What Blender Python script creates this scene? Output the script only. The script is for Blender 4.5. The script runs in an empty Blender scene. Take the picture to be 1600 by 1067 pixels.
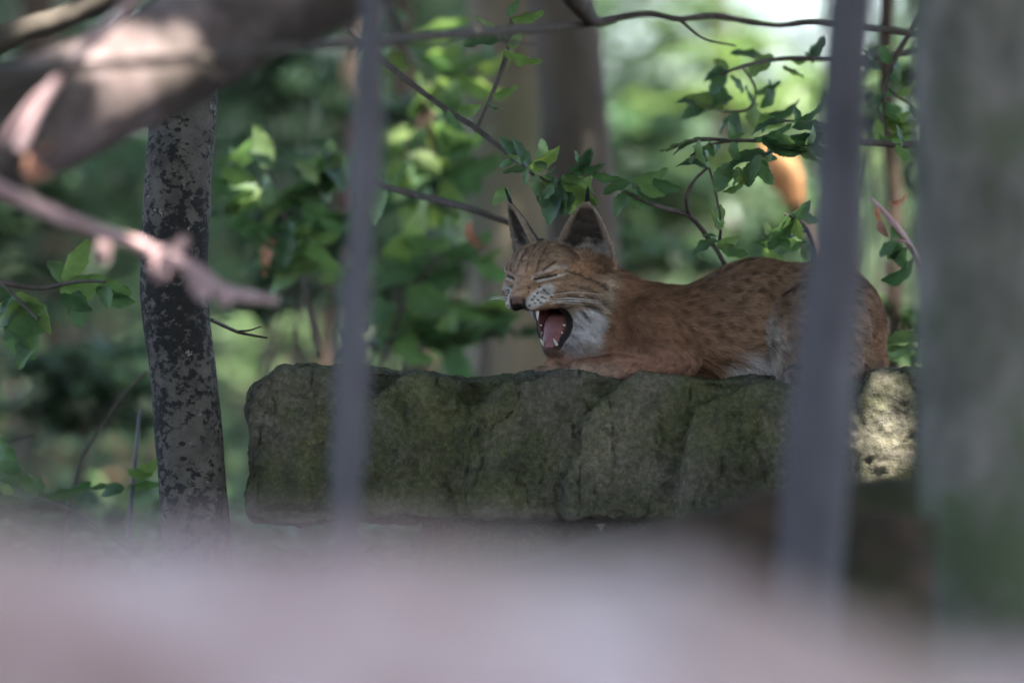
import bpy, math, random
import numpy as np
from mathutils import Vector, Matrix, Quaternion

# ------------------------------------------------------------------ scene, camera, light
SC = bpy.context.scene
COL = SC.collection
random.seed(7)
RNG = np.random.default_rng(11)

CAM_Z = 0.5            # camera height above the forest floor
FOCUS = 12.0           # distance of the lynx; there one photograph pixel is one millimetre
cam = bpy.data.cameras.new('camera')
cam.sensor_width = 36.0
cam.lens = 270.0
cam.clip_start = 0.1
cam.clip_end = 2000.0
cam.dof.use_dof = True
cam.dof.focus_distance = 11.93
cam.dof.aperture_fstop = 270.0 / 90.0
camo = bpy.data.objects.new('camera', cam)
camo.location = (0, 0, CAM_Z)
camo.rotation_euler = (math.radians(90), 0, 0)
COL.objects.link(camo)
SC.camera = camo

SUN_TRAVEL = Vector((-0.20, 0.38, -0.90)).normalized()
TO_SUN = -SUN_TRAVEL
SUN_EL = math.asin(TO_SUN.z)
SUN_AZ = math.atan2(TO_SUN.x, TO_SUN.y)
world = bpy.data.worlds.new('World')
SC.world = world
world.use_nodes = True
wn = world.node_tree
sky = wn.nodes.new('ShaderNodeTexSky')
sky.sky_type = 'NISHITA'
sky.sun_disc = False
sky.sun_elevation = SUN_EL
sky.sun_rotation = SUN_AZ
sky.air_density = 0.7
sky.dust_density = 2.5
sky.ozone_density = 0.6
wn.links.new(sky.outputs[0], wn.nodes['Background'].inputs[0])
wn.nodes['Background'].inputs[1].default_value = 0.15
sl = bpy.data.lights.new('sun', 'SUN')
sl.energy = 4.5
sl.angle = math.radians(0.5)
sl.color = (1.0, 0.95, 0.87)
so = bpy.data.objects.new('sun', sl)
so.rotation_euler = SUN_TRAVEL.to_track_quat('-Z', 'Y').to_euler()
so.location = (4, -4, 20)
COL.objects.link(so)

SC.view_settings.view_transform = 'Standard'
SC.view_settings.look = 'None'
SC.view_settings.gamma = 1.0
SC.view_settings.use_curve_mapping = False
SC.view_settings.exposure = 2.85
SC.cycles.use_denoising = True
SC.cycles.max_bounces = 7
SC.cycles.diffuse_bounces = 4
SC.cycles.transmission_bounces = 5
SC.cycles.caustics_reflective = False
SC.cycles.caustics_refractive = False


def at(px, py, Y=FOCUS):
    """Point of the place that stands at distance Y on the line of photograph pixel (px, py)."""
    s = Y / 12000.0
    return Vector(((px - 800) * s, Y, CAM_Z + (533.5 - py) * s))


# ------------------------------------------------------------------ noise
def _hash(ix, iy, iz, seed):
    h = (ix * 374761393 + iy * 668265263 + iz * 2147483647 + seed * 1274126177) & 0xFFFFFFFF
    h = ((h ^ (h >> 13)) * 1274126177) & 0xFFFFFFFF
    h = h ^ (h >> 16)
    return (h & 0xFFFF).astype(np.float64) / 32767.5 - 1.0


def vnoise(p, seed=0):
    p = np.asarray(p, dtype=np.float64)
    i = np.floor(p).astype(np.int64)
    f = p - i
    f = f * f * f * (f * (f * 6 - 15) + 10)
    out = 0
    for dx in (0, 1):
        wx = f[:, 0] if dx else 1 - f[:, 0]
        for dy in (0, 1):
            wy = f[:, 1] if dy else 1 - f[:, 1]
            for dz in (0, 1):
                wz = f[:, 2] if dz else 1 - f[:, 2]
                out = out + wx * wy * wz * _hash(i[:, 0] + dx, i[:, 1] + dy, i[:, 2] + dz, seed)
    return out


def fbm(p, scale, octaves=4, gain=0.5, seed=0):
    p = np.asarray(p, dtype=np.float64) * scale
    a, s, t = 1.0, 0.0, 0
    for o in range(octaves):
        t = t + a * vnoise(p + o * 17.3, seed + o)
        s += a
        a *= gain
        p = p * 2.03
    return t / s


# ------------------------------------------------------------------ mesh helpers
def mesh_data(name, v, quads=None, tris=None, mat=None, smooth=True, col=None):
    v = np.asarray(v, dtype=np.float32).reshape(-1, 3)
    me = bpy.data.meshes.new(name)
    me.vertices.add(len(v))
    me.vertices.foreach_set('co', v.ravel())
    loops, starts, n = [], [], 0
    if quads is not None and len(quads):
        q = np.asarray(quads, dtype=np.int32)
        loops.append(q.ravel())
        starts.append(np.arange(len(q), dtype=np.int32) * 4)
        n += len(q) * 4
    if tris is not None and len(tris):
        t = np.asarray(tris, dtype=np.int32)
        loops.append(t.ravel())
        starts.append(n + np.arange(len(t), dtype=np.int32) * 3)
    L = np.concatenate(loops)
    S = np.concatenate(starts)
    me.loops.add(len(L))
    me.loops.foreach_set('vertex_index', L)
    me.polygons.add(len(S))
    me.polygons.foreach_set('loop_start', S)
    me.update(calc_edges=True)
    if smooth:
        me.polygons.foreach_set('use_smooth', np.ones(len(S), dtype=bool))
    if col is not None:
        a = me.color_attributes.new('col', 'FLOAT_COLOR', 'POINT')
        c = np.ones((len(v), 4), dtype=np.float32)
        c[:, :3] = col
        a.data.foreach_set('color', c.ravel())
    if mat is not None:
        me.materials.append(mat)
    me.validate()
    return me


def link(name, data, parent=None):
    o = bpy.data.objects.new(name, data)
    COL.objects.link(o)
    if parent is not None:
        o.parent = parent
    return o


def tag(o, label=None, cat=None, group=None, kind=None):
    if label: o['label'] = label
    if cat: o['category'] = cat
    if group: o['group'] = group
    if kind: o['kind'] = kind
    return o


def thing(name, label, cat, group=None, loc=(0, 0, 0)):
    o = link(name, None)
    o.location = loc
    o.empty_display_size = 0.05
    return tag(o, label, cat, group)


def child(name, me, parent, kind=None):
    """Part with world-space mesh data under a thing that may stand elsewhere."""
    o = link(name, me, parent)
    loc = Vector(parent.location)
    q = parent.parent
    while q is not None:
        loc += q.location
        q = q.parent
    o.location = -loc
    if parent.type == 'MESH':      # meshes are kept in world space with a shifted origin
        o.location = (0, 0, 0)
    if kind: o['kind'] = kind
    return o


def spline(pts, n):
    """Catmull-Rom through rows of pts (any width) resampled to n rows."""
    p = np.asarray(pts, dtype=np.float64)
    if len(p) == 2:
        t = np.linspace(0, 1, n)[:, None]
        return p[0] * (1 - t) + p[1] * t
    q = np.vstack([2 * p[0] - p[1], p, 2 * p[-1] - p[-2]])
    u = np.linspace(0, len(p) - 1, n)
    i = np.minimum(u.astype(int), len(p) - 2)
    t = (u - i)[:, None]
    a, b, c, d = q[i], q[i + 1], q[i + 2], q[i + 3]
    return 0.5 * (2 * b + (c - a) * t + (2 * a - 5 * b + 4 * c - d) * t * t + (3 * b - a - 3 * c + d) * t ** 3)


def tube(pts, radii, nseg=16, nring=40, amp=0.0, nscale=8.0, seed=0, flat=None, cap=True, knots=0.0):
    """Tapered, uneven tube; flat = (ratio, axis) squashes the section along axis."""
    rows = np.hstack([np.asarray(pts, float), np.asarray(radii, float)[:, None]])
    r = spline(rows, nring)
    c, rad = r[:, :3], np.maximum(r[:, 3], 1e-4)
    tan = np.gradient(c, axis=0)
    tan /= np.linalg.norm(tan, axis=1)[:, None] + 1e-12
    ref = np.array([0, 1.0, 0]) if flat is None else np.asarray(flat[1], float)
    side = np.cross(tan, ref)
    side /= np.linalg.norm(side, axis=1)[:, None] + 1e-9
    up = np.cross(side, tan)
    th = np.linspace(0, 2 * np.pi, nseg, endpoint=False)
    k = 1.0 if flat is None else flat[0]
    v = c[:, None, :] + rad[:, None, None] * (np.cos(th)[None, :, None] * side[:, None, :] + k * np.sin(th)[None, :, None] * up[:, None, :])
    v = v.reshape(-1, 3)
    if amp:
        nrm = v - np.repeat(c, nseg, axis=0)
        nrm /= np.linalg.norm(nrm, axis=1)[:, None] + 1e-9
        d = fbm(v, nscale, 4, 0.5, seed)
        v = v + nrm * (d * amp * np.repeat(rad, nseg))[:, None]
    q = []
    i = np.arange(nring - 1)[:, None] * nseg
    j = np.arange(nseg)[None, :]
    j2 = (j + 1) % nseg
    q = np.stack([i + j, i + j2, i + nseg + j2, i + nseg + j], axis=-1).reshape(-1, 4)
    t = np.zeros((0, 3), int)
    if cap:
        b = len(v)
        v = np.vstack([v, c[0], c[-1]])
        j = np.arange(nseg)
        e = (nring - 1) * nseg
        t = np.vstack([np.stack([np.full(nseg, b), (j + 1) % nseg, j], 1), np.stack([np.full(nseg, b + 1), e + j, e + (j + 1) % nseg], 1)])
    return v, q, t


def join(parts):
    V, Q, T, n = [], [], [], 0
    for v, q, t in parts:
        V.append(v); Q.append(np.asarray(q).reshape(-1, 4) + n); T.append(np.asarray(t).reshape(-1, 3) + n)
        n += len(v)
    return np.vstack(V), np.vstack(Q), np.vstack(T)


# ------------------------------------------------------------------ signed distance modelling
class Grid:
    def __init__(self, lo, hi, h):
        self.lo, self.h = np.array(lo, float), h
        n = np.ceil((np.array(hi) - self.lo) / h).astype(int) + 1
        ax = [self.lo[i] + np.arange(n[i]) * h for i in range(3)]
        self.ax = [a.astype(np.float32) for a in ax]
        self.F = np.full(n, 60.0, dtype=np.float32)

    def box(self, c, R):
        s = []
        for i in range(3):
            a = int(max(0, math.floor((c[i] - R - self.lo[i]) / self.h)))
            b = int(min(self.F.shape[i], math.ceil((c[i] + R - self.lo[i]) / self.h) + 1))
            s.append(slice(a, max(a, b)))
        return tuple(s)

    def coords(self, s):
        return (self.ax[0][s[0]][:, None, None], self.ax[1][s[1]][None, :, None], self.ax[2][s[2]][None, None, :])

    def put(self, fn, c, R, k=8.0, op='+'):
        s = self.box(c, R + k + 12)
        if any(x.stop <= x.start for x in s): return
        d = fn(*self.coords(s)).astype(np.float32)
        a = self.F[s]
        if op == '+':
            hh = np.clip(0.5 + 0.5 * (a - d) / k, 0, 1)
            self.F[s] = a + (d - a) * hh - k * hh * (1 - hh)
        else:
            d = -d
            hh = np.clip(0.5 + 0.5 * (d - a) / k, 0, 1)
            self.F[s] = a + (d - a) * hh + k * hh * (1 - hh)

    def surface(self):
        F = self.F
        neg = F < 0
        nx, ny, nz = F.shape
        cnt = np.zeros((nx - 1, ny - 1, nz - 1), np.float32)
        acc = np.zeros((nx - 1, ny - 1, nz - 1, 3), np.float32)
        corners = [(a, b, c) for a in (0, 1) for b in (0, 1) for c in (0, 1)]
        def cut(o): return tuple(slice(o[i], F.shape[i] - 1 + o[i]) for i in range(3))
        for o in corners:
            for ax in range(3):
                if o[ax]: continue
                p = list(o); p[ax] = 1
                A, B = F[cut(o)], F[cut(p)]
                m = (A < 0) != (B < 0)
                if not m.any(): continue
                t = np.where(m, A / np.where(m, A - B, 1), 0)
                cnt += m
                for i in range(3):
                    acc[..., i] += np.where(m, t if i == ax else o[i], 0)
        act = cnt > 0
        idx = np.full(act.shape, -1, np.int32)
        idx[act] = np.arange(act.sum())
        cell = np.argwhere(act)
        v = self.lo + self.h * (cell + acc[act] / cnt[act][:, None])
        quads = []
        for ax in range(3):
            o1, o2 = [i for i in range(3) if i != ax]
            sl0 = [slice(None)] * 3; sl1 = [slice(None)] * 3
            sl0[ax] = slice(0, -1); sl1[ax] = slice(1, None)
            m = neg[tuple(sl0)] != neg[tuple(sl1)]
            e = np.argwhere(m)
            e = e[(e[:, o1] > 0) & (e[:, o2] > 0) & (e[:, o1] < F.shape[o1] - 1) & (e[:, o2] < F.shape[o2] - 1)]
            ids = []
            for (a, b) in ((-1, -1), (0, -1), (0, 0), (-1, 0)):
                q = e.copy(); q[:, o1] += a; q[:, o2] += b
                ids.append(idx[q[:, 0], q[:, 1], q[:, 2]])
            q = np.stack(ids, 1)
            flip = neg[tuple(e.T)]
            if ax == 1: flip = ~flip
            q[~flip] = q[~flip][:, ::-1]
            quads.append(q)
        return v, np.vstack(quads)


def s_ell(c, r):
    def fn(x, y, z):
        px, py, pz = x - c[0], y - c[1], z - c[2]
        k0 = np.sqrt((px / r[0]) ** 2 + (py / r[1]) ** 2 + (pz / r[2]) ** 2)
        k1 = np.sqrt((px / r[0] ** 2) ** 2 + (py / r[1] ** 2) ** 2 + (pz / r[2] ** 2) ** 2) + 1e-6
        return k0 * (k0 - 1) / k1
    return fn


def s_cap(a, b, ra, rb):
    a, b = np.array(a, float), np.array(b, float)
    ab = b - a
    L2 = float(ab @ ab)
    def fn(x, y, z):
        t = np.clip(((x - a[0]) * ab[0] + (y - a[1]) * ab[1] + (z - a[2]) * ab[2]) / L2, 0, 1)
        return np.sqrt((x - a[0] - t * ab[0]) ** 2 + (y - a[1] - t * ab[1]) ** 2 + (z - a[2] - t * ab[2]) ** 2) - (ra + (rb - ra) * t)
    return fn


def vert_normals(v, q):
    n = np.zeros_like(v)
    fn = np.cross(v[q[:, 2]] - v[q[:, 0]], v[q[:, 3]] - v[q[:, 1]])
    for i in range(4):
        np.add.at(n, q[:, i], fn)
    return n / (np.linalg.norm(n, axis=1)[:, None] + 1e-12)


# ------------------------------------------------------------------ materials
def new_mat(name):
    m = bpy.data.materials.new(name)
    m.use_nodes = True
    nt = m.node_tree
    b = nt.nodes['Principled BSDF']
    return m, nt, b


def N(nt, typ, **kw):
    n = nt.nodes.new(typ)
    for k, val in kw.items():
        if k in n.inputs: n.inputs[k].default_value = val
        else: setattr(n, k, val)
    return n


def ramp(nt, src, stops):
    r = nt.nodes.new('ShaderNodeValToRGB')
    el = r.color_ramp.elements
    while len(el) < len(stops): el.new(0.5)
    for e, (p, c) in zip(el, stops):
        e.position = p
        e.color = (*c, 1) if len(c) == 3 else c
    nt.links.new(src, r.inputs[0])
    return r.outputs[0]


def noise_tex(nt, vec, scale, detail=5, rough=0.55, dist=0.0):
    n = N(nt, 'ShaderNodeTexNoise')
    n.inputs['Scale'].default_value = scale
    n.inputs['Detail'].default_value = detail
    n.inputs['Roughness'].default_value = rough
    n.inputs['Distortion'].default_value = dist
    nt.links.new(vec, n.inputs['Vector'])
    return n.outputs['Fac']


def coords(nt, scale=(1, 1, 1)):
    g = nt.nodes.new('ShaderNodeNewGeometry')
    m = nt.nodes.new('ShaderNodeMapping')
    m.inputs['Scale'].default_value = scale
    nt.links.new(g.outputs['Position'], m.inputs['Vector'])
    return m.outputs[0]


def mix(nt, fac, a, b):
    m = nt.nodes.new('ShaderNodeMix')
    m.data_type = 'RGBA'
    def setin(i, x):
        if isinstance(x, (tuple, list)): m.inputs[i].default_value = (*x, 1)
        elif isinstance(x, float): m.inputs[i].default_value = x
        else: nt.links.new(x, m.inputs[i])
    setin(0, fac); setin(6, a); setin(7, b)
    return m.outputs[2]


def bump(nt, b, h, strength=0.5, dist=0.01):
    n = nt.nodes.new('ShaderNodeBump')
    n.inputs['Strength'].default_value = strength
    n.inputs['Distance'].default_value = dist
    nt.links.new(h, n.inputs['Height'])
    nt.links.new(n.outputs[0], b.inputs['Normal'])


def bark_mat(name, c1, c2, c3=None, scale=18, stretch=(1, 1, 0.35), rough=0.9, bstr=0.5):
    m, nt, b = new_mat(name)
    vec = coords(nt, stretch)
    f = noise_tex(nt, vec, scale, 6, 0.6)
    c = ramp(nt, f, [(0.3, c1), (0.7, c2)])
    if c3:
        f2 = noise_tex(nt, coords(nt), scale * 0.3, 4, 0.6)
        c = mix(nt, ramp(nt, f2, [(0.48, (0, 0, 0)), (0.62, (1, 1, 1))]), c, c3)
    nt.links.new(c, b.inputs['Base Color'])
    b.inputs['Roughness'].default_value = rough
    b.inputs['Specular IOR Level'].default_value = 0.25
    bump(nt, b, f, bstr, 0.008)
    return m


def plain_mat(name, c, rough=0.6, spec=0.3, var=0.25, scale=60):
    m, nt, b = new_mat(name)
    f = noise_tex(nt, coords(nt), scale, 3)
    c = np.array(c)
    nt.links.new(ramp(nt, f, [(0.3, tuple(c * (1 - var))), (0.7, tuple(np.minimum(c * (1 + var), 1)))]), b.inputs['Base Color'])
    b.inputs['Roughness'].default_value = rough
    b.inputs['Specular IOR Level'].default_value = spec
    return m


def leaf_mat(name, c, trans, tw=0.45, use_col=True, gloss=0.35, rough=0.42):
    """Leaf: diffuse front with a waxy gloss, light shining through."""
    m, nt, b = new_mat(name)
    out = nt.nodes['Material Output']
    base, tr = None, None
    f = noise_tex(nt, coords(nt), 40, 3)
    v = ramp(nt, f, [(0.3, (0.75, 0.75, 0.75)), (0.7, (1.2, 1.2, 1.2))])
    def times(x, y):
        n = nt.nodes.new('ShaderNodeMix'); n.data_type = 'RGBA'; n.blend_type = 'MULTIPLY'
        n.inputs[0].default_value = 1.0
        for i, q in ((6, x), (7, y)):
            if isinstance(q, (tuple, list)): n.inputs[i].default_value = (*q, 1)
            else: nt.links.new(q, n.inputs[i])
        return n.outputs[2]
    if use_col:
        at_ = N(nt, 'ShaderNodeAttribute', attribute_name='col')
        tint = times(v, at_.outputs['Color'])
    else:
        oi = nt.nodes.new('ShaderNodeObjectInfo')
        rr = ramp(nt, oi.outputs['Random'], [(0, (0.5, 0.6, 0.6)), (0.5, (0.95, 1, 0.95)), (1, (1.6, 1.35, 0.9))])
        tint = times(v, rr)
    base = times(c, tint)
    tr = times(trans, tint)
    nt.links.new(base, b.inputs['Base Color'])
    b.inputs['Roughness'].default_value = rough
    b.inputs['Specular IOR Level'].default_value = gloss
    t = nt.nodes.new('ShaderNodeBsdfTranslucent')
    nt.links.new(tr, t.inputs['Color'])
    mx = nt.nodes.new('ShaderNodeMixShader')
    mx.inputs[0].default_value = tw
    nt.links.new(b.outputs[0], mx.inputs[1])
    nt.links.new(t.outputs[0], mx.inputs[2])
    nt.links.new(mx.outputs[0], out.inputs['Surface'])
    return m


M = {}
M['bark_grey'] = bark_mat('grey_bark', (0.10, 0.095, 0.10), (0.20, 0.19, 0.20))
M['bark_blue'] = bark_mat('blue_grey_bark', (0.06, 0.056, 0.063), (0.15, 0.142, 0.157), scale=10)
M['bark_beech'] = bark_mat('beech_bark', (0.10, 0.085, 0.058), (0.20, 0.17, 0.125), (0.10, 0.10, 0.058), scale=6)
M['bark_brown'] = bark_mat('brown_bark', (0.05, 0.042, 0.034), (0.105, 0.088, 0.07), scale=8)
M['bark_lean'] = bark_mat('leaning_trunk_bark', (0.045, 0.03, 0.028), (0.28, 0.22, 0.215), (0.06, 0.05, 0.042), scale=14, stretch=(1, 1, 1))
M['bark_right'] = bark_mat('mossy_grey_bark', (0.075, 0.075, 0.062), (0.22, 0.205, 0.185), (0.085, 0.105, 0.06), scale=17, stretch=(1, 1, 0.5))
M['bark_pale'] = bark_mat('pale_log_bark', (0.36, 0.22, 0.20), (0.80, 0.66, 0.69), (0.33, 0.24, 0.165), scale=11, stretch=(0.8, 1, 1))
M['bark_pink'] = bark_mat('pinkish_twig_bark', (0.36, 0.22, 0.215), (0.60, 0.43, 0.44), scale=30, stretch=(1, 1, 1))
M['bark_dark'] = bark_mat('dark_brown_bark', (0.022, 0.016, 0.012), (0.085, 0.058, 0.042), (0.035, 0.04, 0.018), scale=14, stretch=(1, 1, 1))  # dark brown with olive patches
M['twig'] = bark_mat('twig_bark', (0.055, 0.046, 0.038), (0.11, 0.092, 0.078), scale=50, stretch=(1, 1, 1))
M['dead_orange'] = bark_mat('rotten_orange_wood', (0.36, 0.17, 0.07), (0.55, 0.30, 0.14), scale=12)
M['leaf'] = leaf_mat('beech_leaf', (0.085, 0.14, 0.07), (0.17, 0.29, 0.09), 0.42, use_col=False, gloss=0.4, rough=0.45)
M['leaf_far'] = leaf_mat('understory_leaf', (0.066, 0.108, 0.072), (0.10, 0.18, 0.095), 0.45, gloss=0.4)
M['leaf_dead'] = leaf_mat('dry_pink_leaf', (0.45, 0.24, 0.19), (0.35, 0.16, 0.11), 0.3, use_col=False, gloss=0.2)
M['litter'] = leaf_mat('leaf_litter', (0.17, 0.10, 0.06), (0.10, 0.05, 0.03), 0.15, gloss=0.2)


def soil_mat():
    m, nt, b = new_mat('forest_soil')
    vec = coords(nt)
    f = noise_tex(nt, vec, 2.2, 8, 0.65)
    c = ramp(nt, f, [(0.3, (0.035, 0.024, 0.016)), (0.55, (0.085, 0.055, 0.036)), (0.75, (0.05, 0.065, 0.025))])
    nt.links.new(c, b.inputs['Base Color'])
    b.inputs['Roughness'].default_value = 0.95
    bump(nt, b, noise_tex(nt, vec, 30, 6), 0.8, 0.03)
    return m


def rock_mat(name='mossy_stone', moss=1.0):
    m, nt, b = new_mat(name)
    vec = coords(nt)
    f1 = noise_tex(nt, vec, 9, 8, 0.68)
    f2 = noise_tex(nt, vec, 115, 6, 0.72)
    f3 = noise_tex(nt, vec, 3.2, 4, 0.55)
    stone = ramp(nt, f2, [(0.28, (0.06, 0.053, 0.042)), (0.5, (0.115, 0.103, 0.084)), (0.75, (0.20, 0.182, 0.155))])
    mossc = ramp(nt, f2, [(0.28, (0.036, 0.039, 0.017)), (0.5, (0.07, 0.075, 0.036)), (0.75, (0.13, 0.135, 0.073))])
    a = N(nt, 'ShaderNodeMath', operation='ADD')
    nt.links.new(f1, a.inputs[0])
    s = N(nt, 'ShaderNodeMath', operation='MULTIPLY')
    nt.links.new(f3, s.inputs[0]); s.inputs[1].default_value = 0.9
    nt.links.new(s.outputs[0], a.inputs[1])
    fac = ramp(nt, a.outputs[0], [(0.74 + 0.25 * (1 - moss), (0, 0, 0)), (1.06, (1, 1, 1))])
    c = mix(nt, fac, stone, mossc)
    # dark lichen crust and pale specks
    v = N(nt, 'ShaderNodeTexVoronoi'); v.inputs['Scale'].default_value = 130
    nt.links.new(vec, v.inputs['Vector'])
    sp = ramp(nt, v.outputs['Distance'], [(0.05, (0.5, 0.5, 0.5)), (0.16, (0, 0, 0))])
    c = mix(nt, sp, c, (0.18, 0.175, 0.13))
    dk = ramp(nt, noise_tex(nt, vec, 26, 5, 0.7), [(0.56, (0, 0, 0)), (0.66, (1, 1, 1))])
    c = mix(nt, dk, c, (0.05, 0.05, 0.034))
    big = ramp(nt, noise_tex(nt, coords(nt, (1, 1, 0.6)), 7, 3, 0.6, 0.6), [(0.32, (0.55, 0.55, 0.55)), (0.5, (1, 1, 1)), (0.7, (1.5, 1.42, 1.35))])
    mm = nt.nodes.new('ShaderNodeMix'); mm.data_type = 'RGBA'; mm.blend_type = 'MULTIPLY'; mm.inputs[0].default_value = 1.0
    nt.links.new(c, mm.inputs[6]); nt.links.new(big, mm.inputs[7])
    c = mm.outputs[2]
    nt.links.new(c, b.inputs['Base Color'])
    b.inputs['Roughness'].default_value = 0.95
    b.inputs['Specular IOR Level'].default_value = 0.2
    h = N(nt, 'ShaderNodeMath', operation='ADD')
    nt.links.new(f2, h.inputs[0]); nt.links.new(f1, h.inputs[1])
    bump(nt, b, h.outputs[0], 0.8, 0.007)
    return m


M['soil'] = soil_mat()
M['rock'] = rock_mat()
M['rock_dark'] = rock_mat('dark_mossy_stone', 0.6)


def spotted_bark():
    """Smooth grey bark with black crust lichen, thicker in the middle of the stem."""
    m, nt, b = new_mat('black_blotched_bark')
    vec = coords(nt)
    g = noise_tex(nt, vec, 30, 5)
    base = ramp(nt, g, [(0.3, (0.06, 0.053, 0.045)), (0.7, (0.125, 0.112, 0.096))])
    big = noise_tex(nt, coords(nt, (1, 1, 0.8)), 6.5, 3, 0.5)
    med = noise_tex(nt, coords(nt, (1, 1, 1.25)), 62, 6, 0.66)
    s = N(nt, 'ShaderNodeMath', operation='MULTIPLY_ADD')
    nt.links.new(big, s.inputs[0]); s.inputs[1].default_value = 0.75
    nt.links.new(med, s.inputs[2])
    crust = ramp(nt, s.outputs[0], [(0.86, (0, 0, 0)), (0.90, (0.35, 0.35, 0.35)), (0.94, (1, 1, 1))])
    c = mix(nt, crust, base, (0.018, 0.017, 0.016))
    v = N(nt, 'ShaderNodeTexVoronoi'); v.inputs['Scale'].default_value = 34
    nt.links.new(coords(nt, (1, 1, 1.5)), v.inputs['Vector'])
    dots = ramp(nt, v.outputs['Distance'], [(0.17, (1, 1, 1)), (0.21, (0, 0, 0))])
    c = mix(nt, dots, c, (0.02, 0.019, 0.018))
    pale = ramp(nt, noise_tex(nt, vec, 55, 4, 0.6), [(0.66, (0, 0, 0)), (0.70, (1, 1, 1))])
    c = mix(nt, pale, c, (0.24, 0.22, 0.19))
    nt.links.new(c, b.inputs['Base Color'])
    b.inputs['Roughness'].default_value = 0.85
    b.inputs['Specular IOR Level'].default_value = 0.25
    bump(nt, b, med, 0.8, 0.008)
    return m


M['bark_spotted'] = spotted_bark()


def fur_mat(name, rough=0.75):
    m, nt, b = new_mat(name)
    a = N(nt, 'ShaderNodeAttribute', attribute_name='col')
    nt.links.new(a.outputs['Color'], b.inputs['Base Color'])
    b.inputs['Roughness'].default_value = rough
    b.inputs['Specular IOR Level'].default_value = 0.22
    return m


M['fur'] = fur_mat('lynx_coat')
M['tongue'] = plain_mat('wet_tongue', (0.21, 0.085, 0.08), 0.5, 0.35, 0.15, 200)
M['tooth'] = plain_mat('tooth_enamel', (0.75, 0.70, 0.62), 0.35, 0.5, 0.08)
M['whisker'] = plain_mat('whisker_hair', (0.75, 0.72, 0.68), 0.5, 0.4, 0.05)
M['nose'] = plain_mat('nose_leather', (0.20, 0.10, 0.085), 0.5, 0.4, 0.3, 300)
M['hair_dark'] = plain_mat('black_tuft_hair', (0.015, 0.013, 0.012), 0.7, 0.3, 0.2)


# ------------------------------------------------------------------ ground
def ground_h(x, y):
    x = np.asarray(x, float); y = np.asarray(y, float)
    p = np.stack([x, y, np.zeros_like(x)], -1).reshape(-1, 3)
    n = (fbm(p, 0.35, 3, 0.5, 3) * 0.10 + fbm(p, 1.7, 3, 0.5, 5) * 0.035).reshape(x.shape)
    slope = np.clip((y - 17) / 40, 0, 1) ** 1.2 * 1.9
    near = np.clip((y - 2) / 4, 0, 1)
    return n * near + slope - 0.02


gx = np.concatenate([np.linspace(-900, -20, 10)[:-1], np.linspace(-20, -4, 24)[:-1], np.linspace(-4, 4, 100), np.linspace(4, 20, 24)[1:], np.linspace(20, 900, 10)[1:]])
gy = np.concatenate([np.linspace(-900, -10, 8)[:-1], np.linspace(-10, 4, 16)[:-1], np.linspace(4, 30, 240), np.linspace(30, 60, 30)[1:], np.linspace(60, 1200, 10)[1:]])
GX, GY = np.meshgrid(gx, gy)
gv = np.stack([GX, GY, ground_h(GX, GY)], -1).reshape(-1, 3)
i = (np.arange(len(gy) - 1)[:, None] * len(gx) + np.arange(len(gx) - 1)[None, :]).ravel()
gq = np.stack([i, i + 1, i + 1 + len(gx), i + len(gx)], 1)
ground = link('ground', mesh_data('ground', gv, gq, None, M['soil']))
tag(ground, 'dark forest floor of soil, moss and leaf litter', kind='structure')


# ------------------------------------------------------------------ leaf clouds
def leaf_cloud(pos, L, W, tint, mat, name, flatness=0.6, rng=RNG):
    """Many folded leaf blades (two triangles each side of the midrib)."""
    n = len(pos)
    pos = np.asarray(pos, float)
    L = np.broadcast_to(L, (n,)); W = np.broadcast_to(W, (n,))
    a = rng.uniform(0, 2 * np.pi, n)
    d = np.stack([np.cos(a), np.sin(a), rng.normal(-0.25, 0.35, n)], 1)
    d /= np.linalg.norm(d, axis=1)[:, None]
    up = np.stack([rng.normal(0, 1 - flatness, n), rng.normal(0, 1 - flatness, n), np.ones(n)], 1)
    s = np.cross(d, up); s /= np.linalg.norm(s, axis=1)[:, None]
    u = np.cross(s, d)
    b = pos - d * L[:, None] * 0.5
    v = np.empty((n, 6, 3))
    v[:, 0] = b
    v[:, 1] = b + d * (L * 0.45)[:, None] + s * (W * 0.5)[:, None] + u * (W * 0.12)[:, None]
    v[:, 2] = b + d * L[:, None] - u * (L * 0.12)[:, None]
    v[:, 3] = b + d * (L * 0.45)[:, None] - s * (W * 0.5)[:, None] + u * (W * 0.12)[:, None]
    v[:, 4] = b + d * (L * 0.2)[:, None]
    v[:, 5] = b + d * (L * 0.7)[:, None] - u * (L * 0.03)[:, None]
    base = np.arange(n)[:, None] * 6
    t = np.concatenate([base + np.array(x) for x in ([0, 1, 4], [4, 1, 5], [5, 1, 2], [0, 4, 3], [4, 5, 3], [5, 2, 3])])
    col = np.repeat(np.asarray(tint).reshape(-1, 3) * np.ones((n, 3)), 6, axis=0)
    return mesh_data(name, v.reshape(-1, 3), None, t, mat, True, col)


def tints(n, base=(1, 1, 1), sd=0.22, yellow=0.15, rng=RNG):
    k = np.clip(rng.normal(1, sd, n), 0.45, 1.8)[:, None]
    y = rng.uniform(0, yellow, n)[:, None]
    return np.array(base)[None] * k * np.concatenate([1 + 2.2 * y, 1 + 0.6 * y, 1 - 0.3 * y], 1)


# ------------------------------------------------------------------ the lynx
# Modelled in millimetres: (along the body, away, downward), then set on the rock.
TH = math.radians(33)
HC, HS = math.cos(TH), math.sin(TH)
HX, HD, HV = 870.0, -30.0, 435.0       # middle between the ears


def head(l, f, u):
    return (HX + l * HC - f * HS, HD - l * HS - f * HC, HV - u)


def to_head(x, d, v):
    x, d = x - HX, d - HD
    return x * HC - d * HS, -x * HS - d * HC, HV - v


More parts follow.
